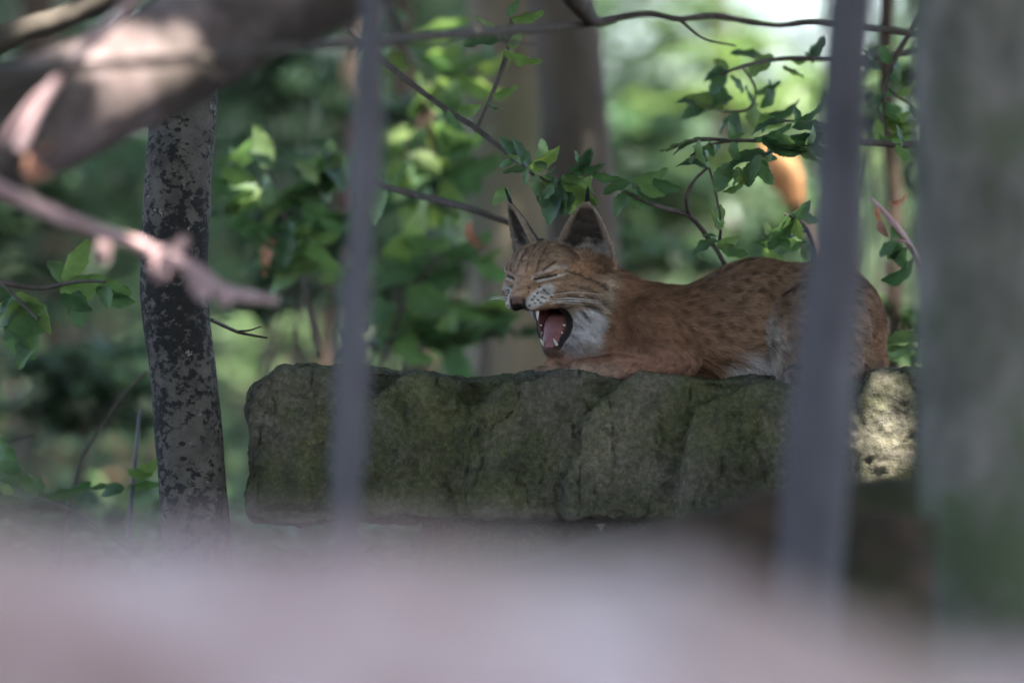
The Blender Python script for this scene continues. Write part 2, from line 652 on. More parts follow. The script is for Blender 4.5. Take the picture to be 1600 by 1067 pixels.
def h_ell(c, r, tilt=0.0):
    ct, st = math.cos(tilt), math.sin(tilt)
    def fn(x, d, v):
        l, f, u = to_head(x, d, v)
        a, b = f - c[1], u - c[2]
        f2, u2 = a * ct + b * st, -a * st + b * ct
        k0 = np.sqrt(((l - c[0]) / r[0]) ** 2 + (f2 / r[1]) ** 2 + (u2 / r[2]) ** 2)
        k1 = np.sqrt(((l - c[0]) / r[0] ** 2) ** 2 + (f2 / r[1] ** 2) ** 2 + (u2 / r[2] ** 2) ** 2) + 1e-6
        return k0 * (k0 - 1) / k1
    return fn


G = Grid((765, -150, 290), (1410, 130, 625), 2.2)


def B(c, r, k=20): G.put(s_ell(c, r), c, max(r), k)
def BC(a, b, ra, rb, k=14):
    m = [(a[i] + b[i]) / 2 for i in range(3)]
    G.put(s_cap(a, b, ra, rb), m, max(abs(a[i] - b[i]) for i in range(3)) / 2 + max(ra, rb), k)
def HE(c, r, k=8, op='+', tilt=0.0): G.put(h_ell(c, r, tilt), head(*c), max(r), k, op)
def HCAP(a, b, ra, rb, k=8, op='+'):
    A, B_ = head(*a), head(*b)
    m = [(A[i] + B_[i]) / 2 for i in range(3)]
    G.put(s_cap(A, B_, ra, rb), m, max(abs(A[i] - B_[i]) for i in range(3)) / 2 + max(ra, rb), k, op)


# trunk of the body
B((1015, 5, 527), (88, 72, 74), 20)          # chest
B((1100, 15, 522), (95, 74, 76), 25)         # ribs
B((1185, 20, 502), (105, 78, 96), 30)        # loin and raised back
B((1285, 20, 512), (98, 82, 100), 30)        # rump
BC((1020, 5, 515), (935, -8, 470), 64, 50, 25)   # neck
BC((985, -5, 545), (905, -15, 545), 46, 34, 22)  # breast
# near shoulder, upper arm, forearm and paw
BC((1010, -52, 500), (1062, -66, 556), 38, 27, 16)
BC((1062, -68, 560), (955, -82, 577), 25, 19, 10)
BC((955, -82, 577), (912, -86, 581), 20, 19, 8)
# far foreleg and paw
BC((1010, 40, 545), (910, 0, 575), 28, 20, 12)
BC((905, -20, 577), (868, -30, 577), 17, 16, 8)
for j_, (dx_, dd_) in enumerate(((-8, -12), (-14, -4), (-13, 5), (-6, 12))):
    B((905 + dx_, -88 + dd_, 584), (9, 5.5, 8), 3)
    B((862 + dx_, -30 + dd_, 580), (9, 5.5, 8), 3)
# near thigh, hock and foot
B((1275, -52, 520), (80, 42, 78), 12)
BC((1320, -70, 575), (1235, -84, 590), 22, 16, 12)
BC((1330, 60, 560), (1250, 60, 588), 24, 18, 12)
BC((1365, 20, 560), (1340, -40, 584), 20, 17, 12)   # stub tail

# head
HE((0, 34, 9), (58, 60, 47), 12)
HE((0, 66, 12), (38, 28, 30), 14)
BC(head(0, 10, -10), (945, -5, 475), 52, 52, 20)
for s in (-1, 1):
    HE((s * 37, 34, -18), (31, 44, 26), 14)
    HE((s * 26, 79, 13), (17, 13, 9), 10)            # brow
    HE((s * 40, -16, 40), (18, 14, 20), 14)           # root of the ear
    HE((s * 30, 74, -14), (18, 16, 9), 10)           # cheek bone squeezed up under the eye
HCAP((0, 86, 2), (0, 103, -27), 17, 13, 12)
HE((0, 88, -30), (27, 26, 16), 10)
for s in (-1, 1):
    HE((s * 15, 95, -39), (15, 17, 12), 6)           # whisker pads
    HE((s * 27, 62, -34), (17, 34, 13), 10, tilt=-0.25)
    HE((50, -22, -36) if s > 0 else (-36, -26, -30), (32, 34, 40) if s > 0 else (26, 30, 34), 16)          # cheek ruff
    HE((30 if s > 0 else -12, -30, -72), (27, 28, 42), 14)         # white ruff below
    HCAP((28 if s > 0 else -23, 2, -56), (s * 6, 6, -104), 9, 10, 8)   # jaw branches
HE((0, -2, -84), (26, 15, 36), 12)
HE((0, 12, -106), (15, 12, 12), 8)                   # chin
BC(head(0, -22, -70), (925, -15, 555), 36, 36, 18)   # throat
HE((0, 110, -33), (11, 7, 7), 4)                     # nose
CAV = [((0, 44, -69), (31, 52, 32), 0.0), ((0, 34, -92), (17, 24, 19), 0.0)]
for c, r, t in CAV:
    HE(c, r, 4, '-', t)
HCAP((0, 20, -62), (0, -18, -58), 20, 14, 5, '-')    # gullet
for s in (-1, 1):                                    # pinched eye slits
    HCAP((s * 17, 93, -1), (s * 44, 81, 5), 2.6, 2.4, 3, '-')
    HE((s * 7, 117, -36), (3, 4, 2.5), 2, '-')       # nostrils


def ear(s):
    b = np.array(head(s * 48, -2, 22)); tip = np.array(head(s * 71, 24, 118))
    ax = tip - b
    H = np.linalg.norm(ax); ax /= H
    n = np.array([s * HS * 1.0 * HC - HC * HS, 0, 0])
    n = np.array([-0.10, -0.99, 0.05]) if s > 0 else np.array([-0.94, -0.33, 0.03])   # the far ear is turned further out
    n -= ax * (n @ ax); n /= np.linalg.norm(n)
    w = np.cross(ax, n)
    def fn(x, d, v):
        px, pd, pv = x - b[0], d - b[1], v - b[2]
        h = px * ax[0] + pd * ax[1] + pv * ax[2]
        q = px * n[0] + pd * n[1] + pv * n[2]
        t = px * w[0] + pd * w[1] + pv * w[2]
        hh = np.clip(h / H, 0, 1)
        W = 48 * np.power(1 - hh, 0.78) * (1 + 0.5 * hh) + 1.0
        rel = t / np.maximum(W, 1.0)
        depth = 26 * (1 - hh) ** 0.8
        shell = np.abs(q + depth * (1 - np.minimum(rel * rel, 1.4)) - 2) - (3.0 + 3.0 * (1 - hh))
        return np.maximum(np.maximum(shell * 0.8, np.abs(t) - W), np.maximum(h - H, -h - 8))
    return fn, (b + tip) / 2, b, tip, ax, n, w, H


EARS = {}
for s in (-1, 1):
    fn, c, *rest = ear(s)
    EARS[s] = rest
    G.put(fn, c, 62, 5)

lv, lq = G.surface()
# relax the surface a little
def relax(v, q, it=2, k=0.5):
    for _ in range(it):
        acc = np.zeros_like(v); cnt = np.zeros(len(v))
        for a, b in ((0, 1), (1, 2), (2, 3), (3, 0)):
            np.add.at(acc, q[:, a], v[q[:, b]]); np.add.at(acc, q[:, b], v[q[:, a]])
            np.add.at(cnt, q[:, a], 1); np.add.at(cnt, q[:, b], 1)
        v = v + k * (acc / np.maximum(cnt, 1)[:, None] - v)
    return v
lv = relax(lv, lq, 2, 0.4)


def lynx_world(p):
    return np.stack([(p[:, 0] - 800) / 1000, FOCUS + p[:, 1] / 1000, CAM_Z + (533.5 - p[:, 2]) / 1000], 1)


LWV = lynx_world(lv)
lnrm = vert_normals(LWV, lq)
if np.mean(np.sum(lnrm * (LWV - LWV.mean(0)), 1)) < 0:
    lq = lq[:, ::-1].copy(); lnrm = -lnrm


def seg_dist(x, y, pts):
    best = np.full(x.shape, 1e9)
    for (x0, y0), (x1, y1) in zip(pts[:-1], pts[1:]):
        dx, dy = x1 - x0, y1 - y0
        t = np.clip(((x - x0) * dx + (y - y0) * dy) / (dx * dx + dy * dy), 0, 1)
        best = np.minimum(best, np.hypot(x - x0 - t * dx, y - y0 - t * dy))
    return best


def sstep(a, b, x):
    t = np.clip((x - a) / (b - a), 0, 1)
    return t * t * (3 - 2 * t)


def cav_dist(p):
    best = np.full(len(p), 1e9)
    for c, r, t in CAV:
        best = np.minimum(best, h_ell(c, r, t)(p[:, 0], p[:, 1], p[:, 2]))
    A, B_ = head(0, 20, -62), head(0, -18, -58)
    return np.minimum(best, s_cap(A, B_, 20, 14)(p[:, 0], p[:, 1], p[:, 2]))


# rosette centres on the body, spread evenly
cand = lv[RNG.permutation(len(lv))]
cand = cand[(cand[:, 0] > 1045)]
SPOTS = []
for c in cand[:14000]:
    if all((c[0] - s[0]) ** 2 + (c[1] - s[1]) ** 2 + (c[2] - s[2]) ** 2 > 15.5 ** 2 for s in SPOTS):
        SPOTS.append(c)
SPOTS = np.array(SPOTS)
SPOT_R = RNG.uniform(2.8, 6.2, len(SPOTS)) * (RNG.random(len(SPOTS)) > 0.22)
SPOT_A = RNG.uniform(-0.2, 0.9, len(SPOTS))


def coat(p, nrm=None):
    """Coat colour and hair length (mm) at body points p; the head's markings are the same on both sides."""
    n = len(p)
    x, d, v = p[:, 0], p[:, 1], p[:, 2]
    l, f, u = to_head(x, d, v)
    al = np.abs(l)
    hx, hy = HX + al * HC - f * HS, HV - u           # markings drawn on one side of the face
    def mixc(c, new, w):
        return c * (1 - w[:, None]) + np.array(new)[None] * w[:, None]
    nz = fbm(p, 1 / 28.0, 3, 0.5, 21)
    nz2 = fbm(p * np.array([0.5, 1, 1.6]), 1 / 9.0, 3, 0.5, 23)
    # ---- body
    c = np.tile(np.array([0.205, 0.108, 0.063]), (n, 1))
    c = mixc(c, (0.215, 0.135, 0.085), sstep(1050, 1150, x) * 0.75)
    c = mixc(c, (0.27, 0.195, 0.14), sstep(1190, 1260, x + 40 * nz) * sstep(400, 480, v) * 0.8)
    c = mixc(c, (0.19, 0.09, 0.045), sstep(1330, 1372, x) * 0.8)
    c = mixc(c, (0.17, 0.088, 0.05), sstep(440, 410, v) * sstep(1050, 1150, x) * 0.6)
    c = mixc(c, (0.31, 0.165, 0.115), sstep(535, 560, v) * sstep(1110, 1060, x) * 0.8)       # foreleg
    c = mixc(c, (0.30, 0.23, 0.18), sstep(560, 575, v) * sstep(1000, 940, x) * 0.7)        # paw
    c = mixc(c, (0.58, 0.55, 0.54), sstep(1.05, 0.45, np.hypot((x - 1172) / 62, (v - 583) / 44) + 0.3 * nz + 0.3 * nz2))   # belly
    c = mixc(c, (0.44, 0.40, 0.36), sstep(1.1, 0.2, np.hypot((x - 1204) / 26, (v - 540) / 58) + 0.4 * nz + 0.4 * nz2) * 0.7)  # flank fold
    nz3 = fbm(p * np.array([0.35, 1, 1.5]), 1 / 4.0, 2, 0.5, 27)
    c = c * (1 + 0.34 * nz2 + 0.22 * nz + 0.30 * nz3)[:, None]
    # spots
    for (sx, sd, sv), r, a in zip(SPOTS, SPOT_R, SPOT_A):
        if r <= 0: continue
        m = np.abs(x - sx) < 14
        m &= np.abs(v - sv) < 14
        m &= np.abs(d - sd) < 14
        ii = np.nonzero(m)[0]
        if not len(ii): continue
        dx, dv, dd = x[ii] - sx, v[ii] - sv, d[ii] - sd
        q = dx * math.cos(a) + dv * math.sin(a); w = -dx * math.sin(a) + dv * math.cos(a)
        k = np.sqrt((q / (r * 1.35)) ** 2 + (w / r) ** 2 + (dd / (r * 1.5)) ** 2) + 0.35 * nz2[ii]
        wt = sstep(1.3, 0.55, k) * 0.75
        c[ii] = c[ii] * (1 - wt[:, None]) + np.array([0.075, 0.04, 0.022])[None] * wt[:, None]
    ln = np.full(n, 15.0)
    ln += 26 * sstep(1.2, 0.6, np.hypot((x - 1175) / 70, (v - 580) / 48))
    ln -= 5 * sstep(550, 572, v) * sstep(1100, 1050, x)
    # ---- head
    hw = sstep(968, 948, x + 0.25 * (v - 440)) * sstep(560, 540, v)
    hw = hw * sstep(-75, -45, f + 0.2 * u)
    hc = np.tile(np.array([0.255, 0.158, 0.098]), (n, 1))
    hc = mixc(hc, (0.26, 0.18, 0.125), sstep(430, 400, hy) * 0.5)
    hc = mixc(hc, (0.29, 0.15, 0.08), sstep(25, 10, np.hypot(hx - 905, (hy - 425) * 1.2)) * 0.8)
    hc = mixc(hc, (0.32, 0.20, 0.135), sstep(13, 6, al) * sstep(70, 85, f))                 # bridge of nose
    streak = np.sin(al * 0.42 + 4.5 * nz + 0.4) * 0.5 + 0.5
    hc = hc * (1 - (0.6 * sstep(0.4, 0.9, streak) * np.clip(0.6 + 1.6 * nz2, 0, 1.3) * sstep(425, 408, hy) * sstep(38, 30, al))[:, None])
    hc = mixc(hc, (0.34, 0.27, 0.21), sstep(450, 475, hy) * sstep(860, 885, hx) * 0.75)     # grey cheek
    hc = mixc(hc, (0.56, 0.54, 0.54), sstep(1.2, 0.8, np.hypot((hx - 914) / 32, (hy - 505) / 26) + 0.25 * nz))
    hc = mixc(hc, (0.36, 0.34, 0.34), sstep(482, 498, hy) * sstep(905, 895, hx))
    hc = mixc(hc, (0.24, 0.215, 0.205), sstep(522, 540, hy + 12 * nz) * 0.8)
    hc = mixc(hc, (0.40, 0.33, 0.25), sstep(925, 950, hx) * sstep(430, 445, hy) * sstep(500, 470, hy) * 0.6)   # ruff edge
    pad = np.hypot(((hx - 842) * 0.77 - (hy - 465) * 0.64) / 30, ((hx - 842) * 0.64 + (hy - 465) * 0.77) / 13)
    hc = mixc(hc, (0.40, 0.37, 0.34), sstep(1.15, 0.7, pad) * sstep(70, 82, f + 0.3 * al))
    white = [([(832, 434), (848, 427), (866, 419), (880, 420)], 3.0, 0.45), ([(840, 440.5), (860, 436), (883, 428)], 2.0, 0.65)]
    for pts, r, w in white:
        hc = mixc(hc, (0.50, 0.46, 0.41), sstep(r + 1.2, r - 1.2, seg_dist(hx, hy, pts)) * w * (f > 40))
    dark = [([(834, 437.5), (850, 434.5), (868, 431)], 1.9, 1.0), ([(881, 426), (900, 431), (922, 441), (942, 452)], 2.2, 0.8),
            ([(848, 424), (856, 417), (866, 411)], 1.8, 0.75), ([(905, 472), (922, 480), (941, 489)], 2.6, 0.75),
            ([(912, 463), (926, 468), (944, 478)], 2.4, 0.75), ([(905, 484), (916, 494)], 2.2, 0.8), ([(884, 462), (905, 466)], 2.2, 0.7),
            ([(890, 446), (925, 457)], 2.2, 0.7), ([(838, 425), (842, 408), (850, 392)], 1.8, 0.55), ([(822, 424), (826, 404), (834, 388)], 1.8, 0.55)]
    for pts, r, w in dark:
        hc = mixc(hc, (0.022, 0.016, 0.012), sstep(r + 0.9, r - 0.9, seg_dist(hx, hy, pts)) * w * (f > -30))
    hc = mixc(hc, (0.05, 0.03, 0.02), sstep(9, 4, seg_dist(hx, hy, [(950, 482), (958, 498), (948, 508)])) * 0.7)
    for sx, sy in ((849, 454), (839, 459), (834, 464), (831, 469), (854, 459), (846, 465), (840, 469.5), (835, 474), (827, 478),
                   (826, 451), (842, 449), (825, 457), (851, 467), (844, 473), (859, 464)):
        hc = mixc(hc, (0.02, 0.015, 0.012), sstep(2.5, 1.3, np.hypot(hx - sx, hy - sy)) * 0.95 * (f > 55))
    hc = hc * (1 + 0.42 * nz2 + 0.42 * nz3)[:, None]
    # nose leather and lips
    nose = sstep(16, 12, al) * sstep(97, 102, f)
    hc = mixc(hc, (0.15, 0.085, 0.066), nose * sstep(-27, -30, u) * sstep(-43, -39, u))
    blk = sstep(17, 13, al) * sstep(92, 97, f) * np.maximum(sstep(-38, -42, u), sstep(8, 11, al) * sstep(-30, -34, u))
    hc = mixc(hc, (0.018, 0.015, 0.014), blk * sstep(-60, -54, u))
    cd = cav_dist(p)
    lip = sstep(13.0, 10.5, cd) * sstep(-31, -37, u + 0.22 * np.maximum(f - 35, 0)) * sstep(10, 16, al + 0.6 * np.maximum(-u - 60, 0))
    lip = np.where(f > 78, 0, lip)
    hc = mixc(hc, (0.016, 0.014, 0.014), lip)
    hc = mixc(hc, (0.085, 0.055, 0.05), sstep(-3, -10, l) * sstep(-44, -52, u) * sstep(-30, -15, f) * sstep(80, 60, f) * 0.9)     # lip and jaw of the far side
    hlen = 3.0 + 5.0 * sstep(95, 60, f) + 5 * sstep(45, 0, f) * sstep(20, -20, u) + 5 * sstep(890, 930, hx) * sstep(450, 480, hy)
    hlen = np.where(seg_dist(hx, hy, [(834, 437.5), (868, 431)]) < 5, np.minimum(hlen, 3.0), hlen)
    # ears
    for s in (-1, 1):
        b, tip, ax, nn, w, H = EARS[s]
        r = p - b[None]
        h = r @ ax; q = r @ nn; t = r @ w
        hh = np.clip(h / H, 0, 1)
        W = 48 * np.power(1 - hh, 0.78) * (1 + 0.5 * hh) + 1.0
        depth = 26 * (1 - hh) ** 0.8
        rel = np.clip(t / W, -1.2, 1.2)
        side = q + depth * (1 - rel * rel) - 2
        m = (h > 14) & (np.abs(t) < W + 6) & (np.abs(side) < 12)
        m2 = m & (side > 0)
        inner = sstep(0.86, 0.62, np.abs(rel)) * sstep(0.94, 0.86, hh)
        ec = np.tile(np.array([0.235, 0.175, 0.125]), (n, 1))
        ins = mixc(np.tile(np.array([0.255, 0.205, 0.165]), (n, 1)), (0.020, 0.016, 0.016), inner * (0.8 + 0.2 * nz2))
        tuftw = sstep(0.36, 0.2, hh + 0.25 * nz2 + 0.14 * rel * s) * 0.75
        ins = mixc(ins, (0.40, 0.36, 0.32), tuftw)
        back = mixc(ec, (0.03, 0.024, 0.02), np.full(n, 0.85) * sstep(0.05, 0.2, hh))
        ec = np.where(m2[:, None], ins, back)
        rim = m & (np.abs(rel) > 0.86)
        ec[rim] = ec[rim] * 0.3 + np.array([0.29, 0.22, 0.16]) * 0.7
        hc[m] = ec[m]
        hlen[m] = np.where(m2, np.where(hh < 0.35, 10.0, 4.5), 4.0)[m]
        hw[m] = 1.0
    c = c * (1 - hw[:, None]) + hc * hw[:, None]
    ln = ln * (1 - hw) + hlen * hw
    # inside of the mouth
    ins = (cd < 1.6) & (hw > 0.3)
    c[ins] = np.array([0.085, 0.028, 0.028])
    rootd = np.minimum(np.linalg.norm(p - np.array(head(43, -24, 50))[None], axis=1), np.linalg.norm(p - np.array(head(-43, -24, 50))[None], axis=1))
    kb = sstep(26, 12, rootd) * sstep(-4, -16, f) * 0.8
    c = c * (1 - kb[:, None]) + np.array([0.035, 0.026, 0.02])[None] * kb[:, None]
    bald = ins | (lip * hw > 0.5) | ((nose > 0.5) & (u > -46) & (u < -27)) 
    ln[bald] = 0
    c[~ins] *= 1.12
    return np.clip(c, 0.008, 0.8), ln, hw


col, _, _ = coat(lv)
lynx = thing('lynx', 'yawning young lynx with closed eyes lying on the mossy boulder', 'lynx', loc=at(1100, 598, 12.0))
body = child('body', mesh_data('lynx_body', LWV, lq, None, M['fur'], True, col), lynx)


def make_fur(count):
    tri = np.vstack([lq[:, [0, 1, 2]], lq[:, [0, 2, 3]]])
    a, b, c = lv[tri[:, 0]], lv[tri[:, 1]], lv[tri[:, 2]]
    area = np.linalg.norm(np.cross(b - a, c - a), axis=1)
    mid = (a + b + c) / 3
    wt = area * np.where(mid[:, 0] < 970, 2.1, 1.0) * np.where(mid[:, 1] > 55, 0.45, 1.0) * np.where(mid[:, 2] > 592, 0.3, 1.0)
    ti = RNG.choice(len(tri), count, p=wt / wt.sum())
    r1, r2 = RNG.random(count), RNG.random(count)
    fl = r1 + r2 > 1
    r1[fl], r2[fl] = 1 - r1[fl], 1 - r2[fl]
    t = tri[ti]
    w0 = (1 - r1 - r2)[:, None]
    p = lv[t[:, 0]] * w0 + lv[t[:, 1]] * r1[:, None] + lv[t[:, 2]] * r2[:, None]
    nw = lnrm[t[:, 0]] * w0 + lnrm[t[:, 1]] * r1[:, None] + lnrm[t[:, 2]] * r2[:, None]
    nw /= np.linalg.norm(nw, axis=1)[:, None] + 1e-9
    c, ln, hw = coat(p)
    keep = ln > 0.5
    p, nw, c, ln, hw = p[keep], nw[keep], c[keep], ln[keep], hw[keep]
    n = len(p)
    # direction of growth: away from the nose on the head, tailwards and down on the body
    nose = np.array(head(0, 112, -28))
    l, f, u = to_head(p[:, 0], p[:, 1], p[:, 2])
    hd = p - nose[None]
    hd /= np.linalg.norm(hd, axis=1)[:, None] + 1e-9
    # below the cheek the ruff hangs down and back
    ruff = sstep(-30, -70, u) * sstep(60, 20, f)
    hd = hd * (1 - ruff[:, None]) + np.array([0.55, 0.1, 0.75])[None] * ruff[:, None]
    for s in (-1, 1):
        b, tip, ax, nn, w, H = EARS[s]
        r = p - b[None]
        m = ((r @ ax) > 10) & (np.linalg.norm(r - (r @ ax)[:, None] * ax[None], axis=1) < 52)
        hd[m] = ax[None] + 0.35 * w[None] * np.sign(RNG.random(m.sum()) - 0.5)[:, None]
    bd = np.tile(np.array([1.0, 0.0, 0.35]), (n, 1))
    bd[:, 2] += 0.9 * sstep(540, 585, p[:, 2]) * sstep(1090, 1130, p[:, 0])
    leg = (sstep(545, 565, p[:, 2]) * sstep(1095, 1060, p[:, 0]))[:, None]
    bd = bd * (1 - leg) + np.array([-1.0, 0, 0.35])[None] * leg
    dr = bd * (1 - hw[:, None]) + hd * hw[:, None]
    swirl = np.stack([fbm(p, 1 / 45.0, 2, 0.5, 31), fbm(p, 1 / 45.0, 2, 0.5, 33), fbm(p, 1 / 45.0, 2, 0.5, 35)], 1)
    dr = dr + 0.6 * swirl + RNG.normal(0, 0.16, (n, 3))
    dw = np.stack([dr[:, 0], dr[:, 1], -dr[:, 2]], 1)
    dw -= nw * np.sum(dw * nw, 1)[:, None]
    dw /= np.linalg.norm(dw, axis=1)[:, None] + 1e-9
    tuft = fbm(p * np.array([1.0, 1, 1.0]), 1 / 7.0, 2, 0.5, 37)
    sidev = np.cross(dw, nw)
    dw = dw + sidev * (tuft * 0.55)[:, None]
    dw /= np.linalg.norm(dw, axis=1)[:, None] + 1e-9
    lift = RNG.uniform(0.12, 0.62, n)[:, None]
    d1 = dw + nw * lift * 1.25
    d2 = dw + nw * lift * 0.45
    d1 /= np.linalg.norm(d1, axis=1)[:, None]; d2 /= np.linalg.norm(d2, axis=1)[:, None]
    L = ln * RNG.uniform(0.6, 1.2, n) / 1000.0
    wid = np.where(hw > 0.5, 0.00032, 0.00040) * RNG.uniform(0.7, 1.3, n)
    sd = np.cross(dw, nw) + nw * RNG.normal(0, 0.35, n)[:, None]
    sd /= np.linalg.norm(sd, axis=1)[:, None]
    r0 = lynx_world(p) - nw * 0.0006
    m0 = r0 + d1 * (L * 0.5)[:, None]
    tp = m0 + d2 * (L * 0.5)[:, None]
    V = np.empty((n, 5, 3))
    V[:, 0] = r0 - sd * wid[:, None]; V[:, 1] = r0 + sd * wid[:, None]
    V[:, 2] = m0 - sd * (wid * 0.8)[:, None]; V[:, 3] = m0 + sd * (wid * 0.8)[:, None]
    V[:, 4] = tp
    base = np.arange(n)[:, None] * 5
    q = base + np.array([0, 1, 3, 2]); t = base + np.array([2, 3, 4])
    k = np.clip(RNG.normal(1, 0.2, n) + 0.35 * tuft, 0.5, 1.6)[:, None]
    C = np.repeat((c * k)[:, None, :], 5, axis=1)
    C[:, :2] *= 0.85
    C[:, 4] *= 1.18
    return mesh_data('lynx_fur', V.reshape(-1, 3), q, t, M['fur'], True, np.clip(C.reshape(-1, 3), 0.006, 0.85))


fur = child('fur', make_fur(300000), body, 'stuff')


def hw_pt(l, f, u): return lynx_world(np.array([head(l, f, u)]))[0]


# tongue lying in the lower jaw
tp = [hw_pt(0, -6, -62), hw_pt(0, 4, -74), hw_pt(0, 10, -88), hw_pt(0, 17, -100), hw_pt(0, 22, -109)]
fdir = hw_pt(0, 1, 0) - hw_pt(0, 0, 0); fdir /= np.linalg.norm(fdir)
tv, tq, tt = tube(tp, [0.021, 0.021, 0.018, 0.014, 0.006], 24, 30, 0.04, 200, 3, flat=(0.42, fdir))
child('tongue', mesh_data('tongue', tv, tq, tt, M['tongue']), body)


def fang(a, b, r, name='tooth'):
    A, B_ = np.array(hw_pt(*a)), np.array(hw_pt(*b))
    md = (A + B_) / 2 + np.array([0, 0, 0.0004])
    v, q, t = tube([A, md, B_], [r, r * 0.75, r * 0.12], 10, 10)
    child(name, mesh_data(name, v, q, t, M['tooth']), body)


for s in (-1, 1):
    fang((15.5 if s > 0 else -10, 81 if s > 0 else 76, -44), (14.5 if s > 0 else -9, 78 if s > 0 else 74, -66 if s > 0 else -54), 0.0034, 'fang')
    fang((s * 12, 19, -104), (s * 12.5, 30, -94), 0.0024, 'fang')
    fang((s * 20, 62, -41), (s * 20, 61, -48), 0.0016)
    fang((s * 23, 48, -40), (s * 23, 47, -46), 0.0016)
    fang((s * 22, 11, -74), (s * 21, 17, -72), 0.0014)
    fang((s * 19, 12, -86), (s * 18, 17, -84), 0.0013)

# whiskers
wk = random.Random(4)
for s in (-1, 1):
    for j, (f0, u0) in enumerate(((84, -30), (78, -33), (88, -37), (80, -38), (74, -40), (86, -43), (92, -40))[:6 if s > 0 else 3]):
        Ln = wk.uniform(62, 95)
        a = (s * 24, f0, u0)
        up = wk.uniform(-4, 16) if s > 0 else wk.uniform(0, 20)
        b = (s * (24 + Ln * 0.55), f0 - Ln * 0.12, u0 + up * 0.6)
        c = (s * (24 + Ln * 0.98), f0 - Ln * 0.45, u0 + up * 0.55 - 3)
        v, q, t = tube([hw_pt(*a), hw_pt(*b), hw_pt(*c)], [0.00042, 0.00034, 0.0001], 5, 14)
        child('whisker', mesh_data('whisker', v, q, t, M['whisker']), body)

# black ear tufts
for s in (-1, 1):
    b, tip, ax, nn, w, H = EARS[s]
    parts = []
    rr = random.Random(9 + s)
    for j in range(70):
        o = b + ax * (H - rr.uniform(2, 15)) + w * rr.uniform(-4, 4) - nn * rr.uniform(0, 2)
        e = tip + ax * rr.uniform(8, 26) + w * rr.uniform(-1.6, 1.6) + nn * rr.uniform(-1.6, 1.6)
        m_ = (o + e) / 2 + w * rr.uniform(-1.5, 1.5)
        parts.append(tube(lynx_world(np.array([o, m_, e])), [0.0011, 0.0008, 0.0001], 4, 6))
    v, q, t = join(parts)
    child('ear_tuft', mesh_data('ear_tuft', v, q, t, M['hair_dark']), body)
# ------------------------------------------------------------------ the mossy boulder
def s_rbox(lo, hi, rad, lean=0.0, skew=0.0):
    c = [(lo[i] + hi[i]) / 2 for i in range(3)]
    b = [(hi[i] - lo[i]) / 2 - rad for i in range(3)]
    def fn(x, y, z):
        yy = y - lean * (z - hi[2]) - skew * np.clip(x - lo[0] - 40, 0, 400)                 # the face leans back towards the top
        qx, qy, qz = np.abs(x - c[0]) - b[0], np.abs(yy - c[1]) - b[1], np.abs(z - c[2]) - b[2]
        o = np.sqrt(np.maximum(qx, 0) ** 2 + np.maximum(qy, 0) ** 2 + np.maximum(qz, 0) ** 2)
        return o + np.minimum(np.maximum(qx, np.maximum(qy, qz)), 0) - rad
    return fn, c, max(hi[i] - lo[i] for i in range(3)) / 2


def s_cut(fn, p, n):
    """Keep only the side of the plane through p (x, z) that n points away from."""
    L = math.hypot(*n)
    def g(x, y, z):
        return np.maximum(fn(x, y, z), ((x - p[0]) * n[0] + (z - p[1]) * n[1]) / L + 0 * y)
    return g


RG = Grid((365, -215, 545), (1520, 215, 850), 4.0)


def lobe(lo, hi, rad, lean, k, cuts=(), skew=0.0):
    fn, c, R_ = s_rbox(lo, hi, rad, lean, skew)
    for p, n in cuts: fn = s_cut(fn, p, n)
    RG.put(fn, c, R_, k)


def hollow(c, r, k=8): RG.put(s_ell(c, r), c, max(r), k, '-')


lobe((392, -150, 574), (640, 170, 812), 14, -0.10, 4, [((392, 640), (-1, -0.30)), ((440, 574), (-0.62, -0.8)), ((560, 576), (0.12, -0.99))], 0.12)
lobe((560, -105, 592), (1500, 180, 814), 30, -0.08, 14)
hollow((588, -185, 592), (58, 130, 32), 4)
lobe((540, -172, 585), (790, 150, 806), 10, -0.16, 4, [((556, 640), (-0.56, -0.83)), ((700, 589), (0.20, -0.98)), ((556, 700), (-1, 0.05))], 0.11)
hollow((744, -195, 608), (48, 130, 32), 4)
lobe((715, -186, 582), (985, 150, 804), 10, -0.15, 4, [((735, 655), (-0.74, -0.67)), ((790, 594), (-0.16, -0.98)), ((722, 720), (-1, 0.1)), ((900, 585), (0.15, -0.99))], 0.11)
hollow((938, -215, 602), (54, 100, 30), 4)
lobe((880, -196, 583), (1165, 150, 806), 11, -0.20, 4, [((925, 642), (-0.66, -0.75)), ((1060, 584), (0.20, -0.98)), ((896, 720), (-1, -0.25))], 0.11)
hollow((1118, -220, 610), (54, 100, 26), 4)
lobe((1050, -206, 598), (1345, 150, 808), 12, -0.24, 5, [((1085, 632), (-0.40, -0.91)), ((1062, 720), (-1, -0.2))], 0.1)
lobe((1290, -168, 582), (1500, 150, 810), 24, -0.10, 8, [((1330, 640), (-0.9, -0.43))])
hollow((1395, -175, 640), (13, 26, 90), 8)
